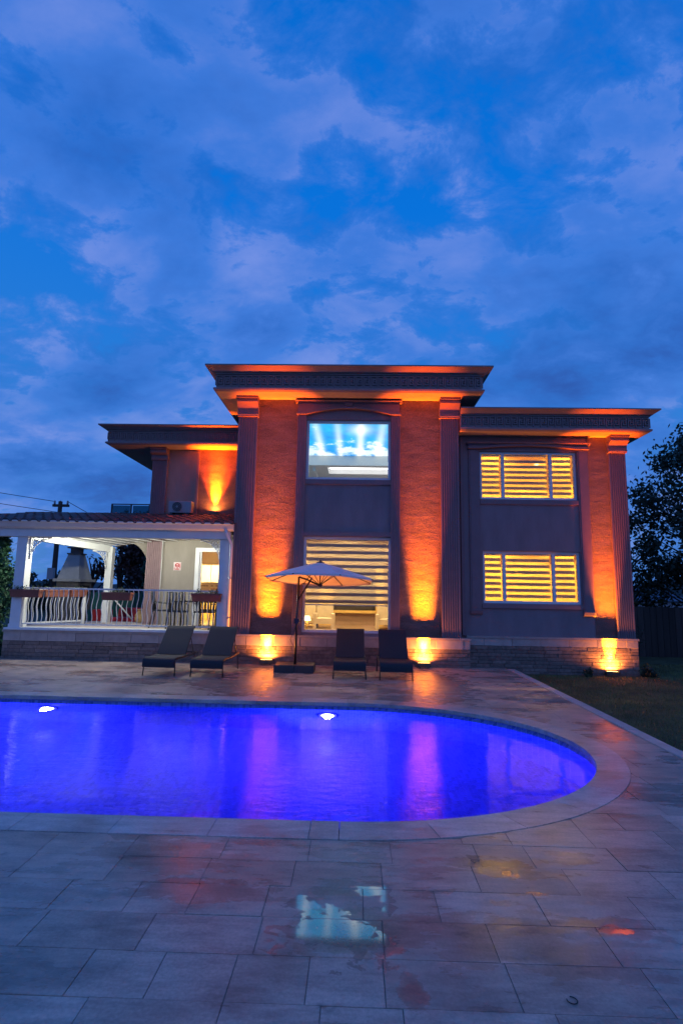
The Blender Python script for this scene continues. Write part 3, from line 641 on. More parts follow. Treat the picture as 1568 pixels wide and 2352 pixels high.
# rooms behind the glass
def room(x0, x1, y0, y1, z0, z1, mw, mf, mc, back=None):
    MB().add([(x0, y0, z0), (x0, y1, z0), (x0, y1, z1), (x0, y0, z1)], [(0, 1, 2, 3)]).add([(x1, y0, z0), (x1, y1, z0), (x1, y1, z1), (x1, y0, z1)], [(3, 2, 1, 0)]).build('room_wall', mw, villa)
    MB().add([(x0, y1, z0), (x1, y1, z0), (x1, y1, z1), (x0, y1, z1)], [(0, 1, 2, 3)]).build('room_wall', back or mw, villa)
    MB().add([(x0, y0, z0), (x1, y0, z0), (x1, y1, z0), (x0, y1, z0)], [(0, 1, 2, 3)]).build('room_floor', mf, villa)
    if mc: MB().add([(x0, y0, z1), (x1, y0, z1), (x1, y1, z1), (x0, y1, z1)], [(3, 2, 1, 0)]).build('room_ceiling', mc, villa)
def downlight(x, y, z, e, col=(1.0, 0.66, 0.24)):
    d = MB().lathe(x, y, [(0.055, z), (0.055, z-.012), (0.04, z-.014)], 12).build('downlight', 'warm_bulb', villa)
    lamp('downlight_lamp', 'SPOT', (x, y, z-.02), e*4.2, col, villa, 0.03, (x, y, z-1), 140, 0.25)
room(-2.48, 2.08, YM+.245, 16.4, 0.60, 3.20, 'interior_warm', 'interior_floor', 'interior_white', 'interior_tan')
room(2.28, 5.92, YR+.245, 15.6, 0.60, 2.95, 'interior_warm', 'interior_floor', 'interior_warm')
room(2.28, 5.92, YR+.245, 15.6, 3.30, 5.10, 'interior_warm', 'interior_floor', 'interior_warm')
room(-5.1, -2.70, YL+.245, 16.9, 0.655, 2.95, 'interior_warm', 'interior_floor', 'interior_warm')
room(-2.48, 2.08, YM+.245, 19.1, 3.45, 5.90, 'interior_white', 'interior_floor', None)
for x in (-1.5, -0.2, 1.1):
    for y in (13.3, 14.9): downlight(x, y, 3.19, 36, (1.0, 0.70, 0.36))
for z in (2.94, 5.09):
    for x in (3.2, 4.9):
        for y in (13.2, 14.6): downlight(x, y, z, 66, (1.0, 0.50, 0.045))
for x in (-4.6, -3.4): downlight(x, 15.4, 2.94, 130, (1.0, 0.70, 0.24))
# upper room: printed backlit ceiling, dropped edge, cove tray
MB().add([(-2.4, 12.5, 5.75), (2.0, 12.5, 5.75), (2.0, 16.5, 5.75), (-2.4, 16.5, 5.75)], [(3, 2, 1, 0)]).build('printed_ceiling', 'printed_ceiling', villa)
MB().box(-2.46, 2.06, 16.5, 16.62, 5.44, 5.9).build('ceiling_beam', 'interior_white', villa)
mb = MB(); mb.box(-2.46, -0.90, 16.62, 19.05, 5.44, 5.50).box(-0.90, 2.06, 16.62, 16.78, 5.44, 5.50).box(-0.90, 2.06, 17.75, 19.05, 5.44, 5.50).box(-0.90, 2.06, 16.78, 17.75, 5.62, 5.66).box(-0.94, -.90, 16.78, 17.75, 5.5, 5.66).box(-.9, 2.06, 17.75, 17.79, 5.5, 5.66).box(-.9, 2.06, 16.74, 16.78, 5.5, 5.66); mb.build('ceiling_tray', 'interior_white', villa)
MB().box(-0.86, 2.04, 17.22, 17.70, 5.585, 5.615).box(-0.86, -0.62, 16.82, 17.22, 5.585, 5.615).build('cove_light', 'white_strip', villa)
MB().box(-1.36, -1.28, 16.7, 18.9, 5.30, 5.436).build('curtain_rail', 'interior_white', villa)
lamp('cove_lamp', 'AREA', (0.2, 16.0, 5.3), 30, (0.95, 0.98, 1.0), villa, 1.2, (0.2, 16.0, 3.5))

# windows: frame, mullions, panes
def window(h, y, mull=(), bar=0.055, owner=villa):
    x0, x1, z0, z1 = h; mb = MB(); mb.box(x0, x0+bar, y, y+.07, z0, z1).box(x1-bar, x1, y, y+.07, z0, z1).box(x0+bar, x1-bar, y, y+.07, z1-bar, z1).box(x0+bar, x1-bar, y, y+.07, z0, z0+bar)
    f = mb.build('window', 'white_frame', owner)
    xs = [x0+bar]
    for m in mull:
        MB().box(m-.036, m+.036, y+.002, y+.068, z0+bar, z1-bar).build('mullion', 'white_frame', f); xs += [m-.036, m+.036]
    xs.append(x1-bar)
    for a, b in zip(xs[::2], xs[1::2]): MB().box(a, b, y+.03, y+.036, z0+bar, z1-bar).build('pane', 'window_glass', f)
    return list(zip(xs[::2], xs[1::2]))
window(W_UP, YM+.06); window(W_LOW, YM+.06)
pu = window(W_RU, YR+.06, (3.40, 4.50)); pl = window(W_RL, YR+.06, (3.38, 4.49))
# the kitchen door on the terrace
x0, x1, z0, z1 = DOOR
mb = MB(); mb.box(x0-.09, x0+.02, YL-.03, YL+.1, z0, z1+.07).box(x1-.02, x1+.05, YL-.03, YL+.1, z0, z1+.07).box(x0+.02, x1-.02, YL-.03, YL+.1, z1-.03, z1+.07); df = mb.build('door_frame', 'white_frame', villa)
MB().box(x0+.02, x0+.07, YL+.01, YL+.06, z0, z1-.03).build('door_stile', 'white_frame', df)
MB().box(x0+.07, x1-.02, YL+.04, YL+.046, z0, z1-.03).build('pane', 'window_glass', df)

# zebra blinds (each hangs free behind its pane)
def blind(x0, x1, y, ztop, zbot, pitch, opaque, phase, label, group):
    t = thing('zebra_blind', ((x0+x1)/2, y, ztop), label, 'blind', group)
    MB().box(x0, x1, y-.03, y+.03, ztop-.05, ztop).build('head_box', 'white_frame', t)
    MB().add([(x0+.004, y+.02, zbot), (x1-.004, y+.02, zbot), (x1-.004, y+.02, ztop-.05), (x0+.004, y+.02, ztop-.05)], [(0, 1, 2, 3)]).build('sheer_fabric', 'sheer', t)
    bm = MB().add([(x0+.004, 0, 0), (x1-.004, 0, 0), (x1-.004, 0, opaque), (x0+.004, 0, opaque)], [(0, 1, 2, 3)]).mesh('fabric_band', 'blind_band', ((0, 0, 0)))
    z = ztop-.05-phase
    while z-opaque > zbot+.01:
        o = inst(bm, 'fabric_band', t, (0, y, z-opaque)); z -= pitch
    MB().box(x0+.002, x1-.002, y-.012, y+.012, zbot-.02, zbot).build('bottom_rail', 'steel', t)
blind(-1.10, 0.75, YM+.20, 2.78, 1.285, 0.157, 0.072, 0.085, 'wide striped roller blind in the tall window behind the parasol', 'striped blinds')
for pn, zt, zb_, wn in ((pu, 4.84, 3.79, 'upper'), (pl, 2.52, 1.43, 'lower')):
    for (a, b), ps, wh in zip(pn, (0.07, 0.08, 0.065), ('left narrow pane', 'wide middle pane', 'right narrow pane')):
        blind(a+.005, b-.005, YR+.19, zt, zb_, 0.128 if wn == 'upper' else 0.136, 0.070, ps, f'yellow lit striped blind in the {wh} of the {wn} right window', 'striped blinds')

# furniture seen below the blind
t = thing('shelf_unit', (-0.18, 16.2, 0.6), 'tall yellow wood wall unit with dark panels in the living room', 'shelf unit')
MB().box(-1.02, -0.62, 16.0, 16.38, 0.6, 2.3).build('side_cabinet', 'yellow_wood', t); MB().box(0.62, 0.86, 16.0, 16.38, 0.6, 2.3).build('side_cabinet', 'yellow_wood', t)
MB().box(-0.62, 0.62, 15.98, 16.38, 0.96, 1.03).build('shelf', 'yellow_wood', t); MB().box(-0.62, 0.62, 16.3, 16.38, 1.03, 2.3).build('back_panel', 'dark_panel', t); MB().box(-0.6, 0.6, 16.1, 16.38, 0.6, 0.96).build('drawer', 'interior_tan', t)
MB().box(0.02, 0.56, 16.2, 16.26, 1.06, 1.5).build('screen', 'dark_panel', t)
def armchair(x, y, w, label):
    t = thing('armchair', (x, y, 0.6), label, 'armchair', 'living room chairs')
    MB().box(x-w/2+.08, x+w/2-.08, y-.3, y+.28, 0.72, 0.86).build('seat', 'cream_fabric', t); MB().box(x-w/2+.05, x+w/2-.05, y+.28, y+.40, 0.72, 1.18).build('backrest', 'cream_fabric', t)
    for s in (-1, 1):
        MB().box(x+s*(w/2-.04)-.04, x+s*(w/2-.04)+.04, y-.3, y+.3, 0.60, 0.98).build('armrest', 'cream_fabric', t)
armchair(-1.38, 15.2, 0.7, 'cream armchair at the left behind the tall window'); armchair(-0.80, 14.9, 0.55, 'narrow cream armchair beside the wall unit'); armchair(0.95, 14.9, 0.75, 'cream armchair at the right behind the tall window')
t = thing('table_lamp', (-1.15, 13.6, 0.6), 'small table with a glowing lamp behind the tall window', 'lamp')
MB().box(-1.32, -0.98, 13.45, 13.75, 0.72, 0.75).box(-1.17, -1.13, 13.58, 13.62, 0.6, 0.72).build('table', 'yellow_wood', t); MB().lathe(-1.15, 13.6, [(0.05, 0.75), (0.02, 0.78), (0.02, 0.86)], 10).build('lamp_foot', 'yellow_wood', t); MB().lathe(-1.15, 13.6, [(0.09, 0.86), (0.05, 0.97)], 12).build('lamp_shade', 'warm_bulb', t)
MB().box(-1.80, -0.72, 16.34, 16.39, 0.6, 2.4)
# kitchen
t = thing('kitchen_cabinets', (-3.5, 16.6, 0.655), 'cream wall cabinets and mosaic backsplash seen through the terrace door', 'kitchen cabinets')
for i in range(4): MB().box(-4.9+i*.56, -4.36+i*.56, 16.5, 16.88, 1.78, 2.30).build('wall_cabinet', 'interior_white', t)
for i in range(4): MB().box(-4.9+i*.56, -4.36+i*.56, 16.35, 16.88, 0.66, 1.45).build('base_cabinet', 'yellow_wood', t)
MB().box(-4.95, -2.72, 16.32, 16.88, 1.452, 1.50).build('worktop', 'dark_panel', t)
for i in range(28):
    for j in range(2):
        if random.random() < .5: inst(brick_cache.setdefault('mos', MB().box(0, .07, -.01, 0, 0, .045).mesh('mosaic_tile', 'interior_tan')), 'mosaic_tile', t, (-4.9+i*.078, 16.87, 1.56+j*.09))

# ------------------------------------------------------------------ uplights
def area(name, loc, to, energy, color, parent, sx, sy, spread):
    d = bpy.data.lights.new(name, 'AREA'); d.shape = 'RECTANGLE'; d.size = sx; d.size_y = sy; d.energy = energy; d.color = color; d.spread = R(spread)
    o = bpy.data.objects.new(name, d); COL.objects.link(o); z = -(Vector(to)-Vector(loc)).normalized(); xx = Vector((1, 0, 0)); yy = z.cross(xx).normalized()
    w = WL[parent]; o.parent = parent
    o.matrix_local = Matrix(((xx.x, yy.x, z.x, loc[0]-w[0]), (xx.y, yy.y, z.y, loc[1]-w[1]), (xx.z, yy.z, z.z, loc[2]-w[2]), (0, 0, 0, 1)))
    return o
def uplight(x, y, z, e, label, tilt=0.05, spill=50, hw=0.13, bs=23):
    """flat floodlight box lying at the foot of the wall, lens up"""
    t = thing('uplight', (x, y, z), label, 'uplight', 'orange uplights at the walls')
    MB().box(x-hw, x+hw, y-.045, y+.045, z+.02, z+.10).box(x-hw-.008, x+hw+.008, y-.052, y-.045, z+.02, z+.112).box(x-hw-.008, x+hw+.008, y+.045, y+.052, z+.02, z+.112).box(x-hw-.008, x-hw, y-.045, y+.045, z+.02, z+.112).box(x+hw, x+hw+.008, y-.045, y+.045, z+.02, z+.112).build('housing', 'lamp_body', t)
    for q in (-.09, .09): MB().box(x+q-.015, x+q+.015, y-.03, y+.03, z, z+.02).build('foot', 'lamp_body', t)
    MB().box(x-hw+.008, x+hw-.008, y-.038, y+.038, z+.10, z+.104).build('lens', 'lamp_glow', t)
    lamp('uplight_beam', 'SPOT', (x, y, z+.112), e, UPC, t, 0.04, (x, y+tilt, z+1.1), bs, 0.8)
    lamp('uplight_halo', 'SPOT', (x, y, z+.112), e*1.4, (1.0, 0.26, 0.006), t, 0.05, (x, y+.27, z+1.1), 33, 0.85)
    area('uplight_spill', (x, y+.002, z+.109), (x, y+.05, z+1.1), spill, (1.0, 0.27, 0.035), t, hw*1.6, .05, 165)
UPC = (1.0, 0.105, 0.001)
uplight(-1.87, 11.955, 0.0, 6900, 'orange uplight on the deck beside the parasol base')
uplight(1.50, 11.955, 0.0, 6900, 'orange uplight on the deck right of the loungers')
uplight(5.58, 12.245, -0.135, 5700, 'orange uplight in the grass at the right end of the house')
uplight(-3.66, 13.86, 3.46, 2300, 'orange uplight on the tiled roof behind the terrace', spill=14, hw=.09, bs=56)

# ------------------------------------------------------------------ terrace with pergola
perg = thing('pergola', (-5.1, 13.0, 0.0), 'white timber pergola with tiled roof and fretwork brackets on a raised stone terrace', 'pergola')
plinth(-7.72, -2.80, 12.10, 14.9, -0.02, 0.62, 0.19, perg, 'terrace_plinth')
for i in range(8):
    a = -7.70+i*0.62; MB().cbox(a+.002, min(a+.618, -2.80), 12.03, 12.38, 0.624, 0.672, 0.006).build('edge_slab', 'white_paint', perg)
for i in range(8):
    for j in range(4):
        a, b = -7.7+i*.62, 12.385+j*.62; MB().cbox(a+.003, min(a+.617, -2.79), b, b+.614, 0.624, 0.664, 0.003).build('floor_tile', 'plinth_band', perg)
PX0, PX1, RPX, RPY = -7.49, -2.90, -6.53, 14.43
for x in (PX0, PX1):
    w = 0.115
    p = MB().box(x-w, x+w, 12.08-.01, 12.08+.22, 0.672, 2.70).build('post', 'white_paint', perg)
    MB().box(x-w-.015, x+w+.015, 12.055, 12.315, 0.672, 0.75).build('post_foot', 'white_paint', p)
MB().box(RPX-.085, RPX+.085, RPY-.085, RPY+.085, 0.664, 2.64).build('post', 'white_paint', perg)
# front beam, fascia and gutter
MB().box(-9.2, -2.78, 12.02, 12.24, 2.685, 2.955).build('front_beam', 'white_paint', perg)
MB().prism([(11.97, 2.86), (11.90, 2.90), (11.86, 2.98), (11.80, 3.00), (11.80, 3.025), (12.018, 3.025), (12.018, 2.86)], -9.2, -2.70, 'x').build('gutter', 'white_paint', perg)
d = Vector((RPX-PX0, RPY-12.2, 0)).normalized(); nrm = Vector((-d.y, d.x, 0))
def oriented(a, b, w, z0a, z1a, z0b, z1b):
    a, b = Vector((a[0], a[1], 0)), Vector((b[0], b[1], 0)); q = (b-a).normalized(); n_ = Vector((-q.y, q.x, 0))*w/2
    return MB().add([(a-n_)[:2]+(z0a,), (a+n_)[:2]+(z0a,), (a+n_)[:2]+(z1a,), (a-n_)[:2]+(z1a,), (b-n_)[:2]+(z0b,), (b+n_)[:2]+(z0b,), (b+n_)[:2]+(z1b,), (b-n_)[:2]+(z1b,)], [(0, 1, 2, 3), (7, 6, 5, 4), (0, 4, 5, 1), (1, 5, 6, 2), (2, 6, 7, 3), (3, 7, 4, 0)])
def v2(p): return (p[0], p[1])
oriented((PX0, 12.24), (RPX, RPY), 0.12, 2.64, 2.84, 2.50, 2.68).build('side_beam', 'white_paint', perg)
MB().add([(PX0, 12.2, 2.80), (RPX, RPY, 2.69), (-5.33, 13.99, 2.845), (-2.7, 13.99, 2.93), (-2.7, 12.2, 2.80)], [(4, 3, 2, 1, 0)]).build('ceiling', 'white_paint', perg)
# ceiling boards
for i in range(11):
    f = (i+.5)/12; a = Vector((PX0+(PX1-PX0)*f, 12.26, 2.788)); b0 = Vector((RPX, RPY, 2.675)); b1 = Vector((-2.9, 13.97, 2.91)); b = b0.lerp(b1, f)
    MB().tube([a, b], 0.012, 4).build('rafter', 'white_paint', perg)
# arched spandrel between the rear post and the house corner
A, B = Vector((RPX+.085, RPY, 0)), Vector((-5.37, 14.05, 0)); n = 14; mb = MB(); front, back_ = [], []
for i in range(n+1):
    t = i/n; p = A.lerp(B, t); top = 2.69+(2.845-2.69)*t
    low = top-0.03 if t < 0.42 else top-.03-((t-.42)/.58)**2.2*0.55
    front.append((p.x, p.y, low, top))
for a, b in zip(front[:-1], front[1:]):
    mb.add([(a[0], a[1], a[2]), (b[0], b[1], b[2]), (b[0], b[1], b[3]), (a[0], a[1], a[3]), (a[0]+.03, a[1]+.12, a[2]), (b[0]+.03, b[1]+.12, b[2])], [(0, 1, 2, 3), (0, 4, 5, 1)])
mb.build('arch_spandrel', 'terrace_wall', perg)
# fretwork brackets
def bracket(x, y, ztop, sx, sy, size):
    """quarter fan of scrolls; (sx, sy) is the unit direction away from the post"""
    mb = MB(); P = lambda u, z: (x+sx*u, y+sy*u, ztop-z)
    def t_(pts, r): mb.tube([P(*p) for p in pts], r, 5)
    t_([(0, 0.012), (size, 0.012)], .014); t_([(0.012, 0), (0.012, size)], .014)
    arc_ = [(0.03+(size-.03)*(1-math.sin(a)), 0.03+(size-.03)*(1-math.cos(a))) for a in [math.pi/2*i/10 for i in range(11)]]
    t_(arc_, .014)
    c = 0.075
    for i in range(6):
        for j in range(6):
            u, z = .035+c*(i+.5), .035+c*(j+.5)
            if (size-u)**2+(size-z)**2 < (size-.035)**2: continue
            if u > size or z > size: continue
            t_([(u+c*.44*math.cos(k*math.pi/4), z+c*.44*math.sin(k*math.pi/4)) for k in range(9)], .0085)
            if (i+j) % 2: t_([(u-c*.4, z), (u+c*.4, z)], .007)
    return mb.build('fretwork_bracket', 'white_paint', perg)
bracket(PX0+.115, 12.17, 2.685, 1, 0, 0.50); bracket(PX1-.115, 12.17, 2.685, -1, 0, 0.46)
bracket(RPX-.09*d.x, RPY-.09*d.y-.04, 2.53, -d.x, -d.y, 0.46)
# railing: front run and side run with wavy balusters
RZ0, RZ1 = 0.75, 1.53
bal = MB().tube([(0.018*math.sin(2*math.pi*(z-RZ0)/.52), 0, z) for z in [RZ0+(RZ1-RZ0)*i/12 for i in range(13)]], 0.0085, 5).mesh('baluster', 'white_paint')
fr = MB().box(PX0+.115, PX1-.115, 12.15, 12.19, RZ1-.015, RZ1+.02).box(PX0+.115, PX1-.115, 12.157, 12.183, RZ0-.012, RZ0+.012).build('railing', 'white_paint', perg)
x = PX0+.19
while x < PX1-.13: inst(bal, 'baluster', fr, (x, 12.17, 0)); x += 0.113
e = 0.70; SX, SY = PX0+(RPX-PX0)*e, 12.3+(RPY-12.3)*e
mb = oriented((PX0, 12.3), (SX, SY), 0.045, RZ1-.03, RZ1+.02, RZ1-.03, RZ1+.02)
sr = mb.build('railing', 'white_paint', perg); oriented((PX0, 12.3), (SX, SY), 0.03, RZ0-.03, RZ0+.01, RZ0-.03, RZ0+.01).build('bottom_rail', 'white_paint', sr)
MB().box(SX-.03, SX+.03, SY-.03, SY+.03, 0.66, RZ1+.02).build('end_post', 'white_paint', sr)
for i in range(15):
    t = (i+.5)/15; inst(bal, 'baluster', sr, (PX0+(SX-PX0)*t, 12.3+(SY-12.3)*t, 0), (0, 0, R(66)))
MB().tube([(-6.45, 14.5, 1.35), (-6.0, 14.9, 0.7)], 0.02, 6).tube([(-6.45, 14.5, 0.66), (-6.45, 14.5, 1.4)], 0.02, 6).build('stair_rail', 'white_paint', perg)
# tiled roof
roof_ = MB().add([(-8.95, 11.84, 3.01), (-2.66, 11.84, 3.01), (-2.66, 13.98, 3.455), (-8.3, 13.98, 3.455)], [(0, 1, 2, 3)]).add([(-9.3, 11.84, 3.01), (-8.95, 11.84, 3.01), (-8.3, 13.98, 3.455), (-9.3, 14.0, 3.1)], [(0, 1, 2, 3)]).build('roof', 'roofing', perg)
tw, tl = 0.215, 0.36; sl = (3.455-3.01)/(13.98-11.84); mb = MB(); k = 8; va = []
for yy, dz in ((0, 0.02), (tl+.03, 0.0)):
    for i in range(k+1):
        t = i/k; xx = (t-.5)*tw; va.append((xx, yy, 0.015+dz+0.045*max(0, math.sin(math.pi*min(1, t*1.45)))-0.012*(t > .7)))
mb.add(va, [(i, i+1, i+k+2, i+k+1) for i in range(k)], True); mb.add([va[i] for i in range(k+1)]+[(a, b, c-.03) for a, b, c in va[:k+1]], [(i, i+k+1, i+k+2, i+1) for i in range(k)])
tile = mb.mesh('roof_tile', 'roof_tile')
for j in range(6):
    y = 11.80+j*tl
    x = -2.78
    while x > -9.0+0.11*j+.06:
        inst(tile, 'roof_tile', roof_, (x+random.uniform(-.004, .004), y, 3.01+(y-11.84)*sl+random.uniform(-.004, .004)), (math.atan(sl), 0, 0)); x -= tw
# terrace lamps: bulkhead fittings on the back of the front beam
for x in (-4.3, -6.3):
    f = MB().box(x-.10, x+.10, 12.242, 12.30, 2.70, 2.78).build('bulkhead_lamp', 'white_paint', perg); MB().box(x-.08, x+.08, 12.302, 12.315, 2.72, 2.775).build('lamp_cover', 'pergola_bulb', f)
    lamp('bulkhead_light', 'POINT', (x, 12.36, 2.748), 105, (0.97, 1.0, 0.83), perg, 0.025)
# downpipe at the house corner
t = thing('downpipe', (-2.72, 11.97, 0.66), 'white rain downpipe with elbow beside the terrace post', 'downpipe')
MB().tube([(-2.86, 11.90, 2.90), (-2.84, 11.92, 2.80), (-2.745, 12.0, 2.58), (-2.745, 12.02, 2.5), (-2.745, 12.02, 0.66)], 0.035, 8).build('pipe', 'white_paint', t)
for z in (0.95, 1.8): MB().lathe(-2.745, 12.02, [(0.042, z), (0.042, z+.03)], 8).build('bracket', 'steel', t)

# planter boxes on the railings
def leaf_mesh(name, mat, centres, n, size, spread):
    v, f = [], []
    for i in range(n):
        c = random.choice(centres); p = Vector([c[q]+random.gauss(0, spread[q]) for q in range(3)]); a = Vector((random.gauss(0, 1), random.gauss(0, 1), random.gauss(0, 1))).normalized(); b = a.cross(Vector((random.gauss(0, 1), random.gauss(0, 1), random.gauss(0, 1)))).normalized(); s_ = size*random.uniform(.6, 1.3); k = len(v)
        v += [tuple(p-a*s_), tuple(p+b*s_*.5), tuple(p+a*s_), tuple(p-b*s_*.5)]; f.append((k, k+1, k+2, k+3))
    return MB().add(v, f)
def planter_box(cx, cy, cz, length, rz, label, fl):
    t = thing('planter_box', (cx, cy, cz), label, 'planter', 'planter boxes on the terrace railing')
    l, w, h = length/2, 0.085, 0.17
    mb = MB().add([(cx-l*.95, cy-w*.8, cz), (cx+l*.95, cy-w*.8, cz), (cx+l*.95, cy+w*.8, cz), (cx-l*.95, cy+w*.8, cz), (cx-l, cy-w, cz+h-.035), (cx+l, cy-w, cz+h-.035), (cx+l, cy+w, cz+h-.035), (cx-l, cy+w, cz+h-.035)], [(3, 2, 1, 0), (0, 1, 5, 4), (1, 2, 6, 5), (2, 3, 7, 6), (3, 0, 4, 7)])
    mb.build('trough', 'planter', t); MB().box(cx-l-.012, cx+l+.012, cy-w-.012, cy+w+.012, cz+h-.035, cz+h).build('rim', 'planter', t)
    MB().box(cx-l+.01, cx+l-.01, cy-w+.01, cy+w-.01, cz+h+.002, cz+h+.006).build('soil', 'soil', t)
    cs = [(cx+random.uniform(-l, l)*.9, cy, cz+h+.03) for _ in range(8)]
    leaf_mesh('foliage', 'leaf', cs, 120, .022, (.03, .03, .025)).build('foliage', 'leaf', t)
    leaf_mesh('flowers', fl, cs, 26, .014, (.03, .03, .03)).build('flowers', fl, t)
    t.rotation_euler.z = rz
planter_box(-7.27, 12.05, 1.33, 0.66, 0, 'dark red planter box on the front railing by the left post', 'petal')
planter_box(-5.23, 12.05, 1.30, 0.64, 0, 'dark red planter box in the middle of the front railing', 'petal')
planter_box(-3.24, 12.05, 1.31, 0.64, 0, 'dark red planter box on the front railing by the right post', 'petal_red')
an = math.atan2(d.y, d.x)
planter_box(-7.19, 13.07, 1.33, 0.62, an, 'lit terracotta planter box on the side railing, nearer the front', 'petal_red')
planter_box(-6.93, 13.62, 1.33, 0.45, an, 'lit terracotta planter box on the side railing, farther back', 'petal')

# table and chairs on the terrace
FZ = 0.664
t = thing('terrace_table', (-3.75, 13.0, FZ), 'dark rectangular dining table on the terrace', 'table')
MB().box(-4.25, -3.2, 12.75, 13.35, FZ+.60, FZ+.635).build('table_top', 'dark_metal', t)
for x in (-4.18, -3.27):
    for y in (12.82, 13.28): MB().tube([(x, y, FZ), (x, y, FZ+.60)], .02, 6).build('leg', 'dark_metal', t)
def make_chair(label):
    t = thing('terrace_chair', (0, 0, 0), label, 'chair', 'black chairs round the terrace table')
    MB().box(-.21, .21, -.2, .2, .38, .41).build('seat', 'dark_fabric', t)
    b = MB().tube([(-.2, .19, .38), (-.2, .25, .83), (.2, .25, .83), (.2, .19, .38)], .014, 6).build('back_frame', 'dark_metal', t)
    for i in range(5): MB().tube([(-.14+.07*i, .19, .41), (-.14+.07*i, .25, .82)], .021, 5).build('back_slat', 'dark_fabric', b)
    for x in (-.19, .19):
        MB().tube([(x, -.18, 0), (x, -.16, .38)], .014, 6).build('leg', 'dark_metal', t); MB().tube([(x, .26, 0), (x, .19, .38)], .014, 6).build('leg', 'dark_metal', t)
        MB().tube([(x*1.05, -.17, .38), (x*1.05, -.16, .56), (x*1.05, .2, .58)], .012, 6).build('armrest', 'dark_metal', t)
    return t
c0 = make_chair('black terrace chair at the left end of the table'); chairs = [c0]
for lab in ('black terrace chair in front of the table, left', 'black terrace chair in front of the table, right', 'black terrace chair behind the table'):
    c = copy_tree(c0); c['label'] = lab; chairs.append(c)
for c, (x, y, rz) in zip(chairs, ((-4.55, 13.05, 100), (-4.05, 12.62, 185), (-3.40, 12.62, 172), (-3.6, 13.65, 5))): c.location = (x, y, FZ); c.rotation_euler.z = R(rz)
# sign on the terrace wall
t = thing('wall_sign', (-4.565, YL-.012, 2.04), 'small pink and red notice on the terrace wall', 'sign')
MB().box(-4.665, -4.475, YL-.012, YL-.002, 2.04, 2.25).build('plate', 'sign_white', t)
mb = MB(); y = YL-.0145
mb.ring((-4.57, y, 2.17), .045, .011, 'y', 16, 4); mb.box(-4.60, -4.545, y-.004, y+.001, 2.16, 2.18); mb.box(-4.65, -4.635, y-.003, y+.001, 2.06, 2.11); mb.box(-4.505, -4.49, y-.003, y+.001, 2.10, 2.22); mb.box(-4.62, -4.52, y-.003, y+.001, 2.06, 2.08); mb.box(-4.60, -4.54, y-.003, y+.001, 2.09, 2.10)
mb.build('print', 'sign_red', t)
single(MB().tube([(-4.98, YL-.04, 0.67), (-4.98, YL-.04, 2.87)], .018, 6), 'wall_pipe', 'white_paint', (-4.98, YL, 0.67), 'thin white pipe running up the terrace wall', 'pipe')

# yard behind the terrace
t = thing('board_fence', (-6.2, 17.5, 0), 'green board fence behind the terrace', 'fence')
x = -9.2
while x < -5.6:
    MB().box(x+.004, x+.19, 17.5, 17.53, 0.0, 1.40+random.uniform(-.01, .01)).build('board', 'green_board', t); x += .195
MB().box(-9.2, -5.6, 17.535, 17.575, 1.1, 1.2).build('rail', 'green_board', t)
t = thing('garden_sofa', (-6.35, 15.9, 0), 'red covered garden sofa behind the terrace railing', 'sofa')
MB().cbox(-7.0, -6.05, 15.7, 16.3, 0.25, 0.72, .03).build('seat', 'red_cover', t); MB().cbox(-7.0, -6.05, 16.3, 16.5, 0.25, 0.98, .04).build('backrest', 'red_cover', t); MB().cbox(-6.045, -5.75, 15.7, 16.5, 0.25, 0.96, .03).build('armrest', 'plum_cover', t)
MB().box(-6.95, -5.8, 15.75, 16.45, 0.0, 0.25).build('frame', 'dark_panel', t)
single(MB().cbox(-7.75, -7.30, 16.2, 16.6, -.1, 0.92, .03), 'storage_box', 'red_cover', (-7.5, 16.4, -.1), 'upright red box behind the side railing', 'box')
t = thing('clay_urn', (-5.72, 14.75, 0.5), 'tan clay urn at the corner of the house', 'urn')
MB().lathe(-5.72, 14.75, [(0.09, .4), (0.10, .62), (0.16, .74), (0.15, .86), (0.09, .95), (0.08, .98)], 14).build('body', 'tan_clay', t); MB().lathe(-5.72, 14.75, [(0.11, .981), (0.11, 1.01)], 14).build('rim', 'tan_clay', t)
MB().box(-5.9, -5.54, 14.57, 14.93, -0.15, .40).build('pedestal', 'plinth_band', t)

# brick barbecue
bq = thing('barbecue', (-8.1, 16.0, -.15), 'brick garden barbecue with tapering chimney hood', 'barbecue')
bx0, bx1, by0, by1 = -8.62, -7.98, 15.7, 16.5
MB().box(bx0, bx0+.12, by0, by1, -.15, 1.72).box(bx1-.12, bx1, by0, by1, 0.9, 1.72).box(bx0+.12, bx1-.12, by1-.12, by1, -.15, 1.72).box(bx0+.12, bx1, by0, by1-.12, -.15, 0.9).box(bx0+.12, bx1-.12, by0, by0+.1, 0.9, 1.72).build('body', 'bbq_brick', bq)
MB().box(bx1-.10, bx1+.003, by0+.12, by1-.12, 1.0, 1.62).build('firebox', 'soot', bq)
MB().box(bx0-.08, bx1+.08, by0-.08, by1+.08, 1.72, 1.80).build('ledge', 'bbq_plaster', bq)
cx, cyy = (bx0+bx1)/2, (by0+by1)/2
h = MB().add([(bx0, by0, 1.80), (bx1, by0, 1.80), (bx1, by1, 1.80), (bx0, by1, 1.80), (cx-.17, cyy-.17, 2.52), (cx+.17, cyy-.17, 2.52), (cx+.17, cyy+.17, 2.52), (cx-.17, cyy+.17, 2.52)], [(0, 1, 5, 4), (1, 2, 6, 5), (2, 3, 7, 6), (3, 0, 4, 7), (4, 5, 6, 7)]).build('hood', 'bbq_plaster', bq)
MB().box(cx-.2, cx+.2, cyy-.2, cyy+.2, 2.52, 2.56).box(cx-.13, cx+.13, cyy-.13, cyy+.13, 2.56, 2.70).box(cx-.2, cx+.2, cyy-.2, cyy+.2, 2.70, 2.74).build('chimney_cap', 'bbq_brick', bq)

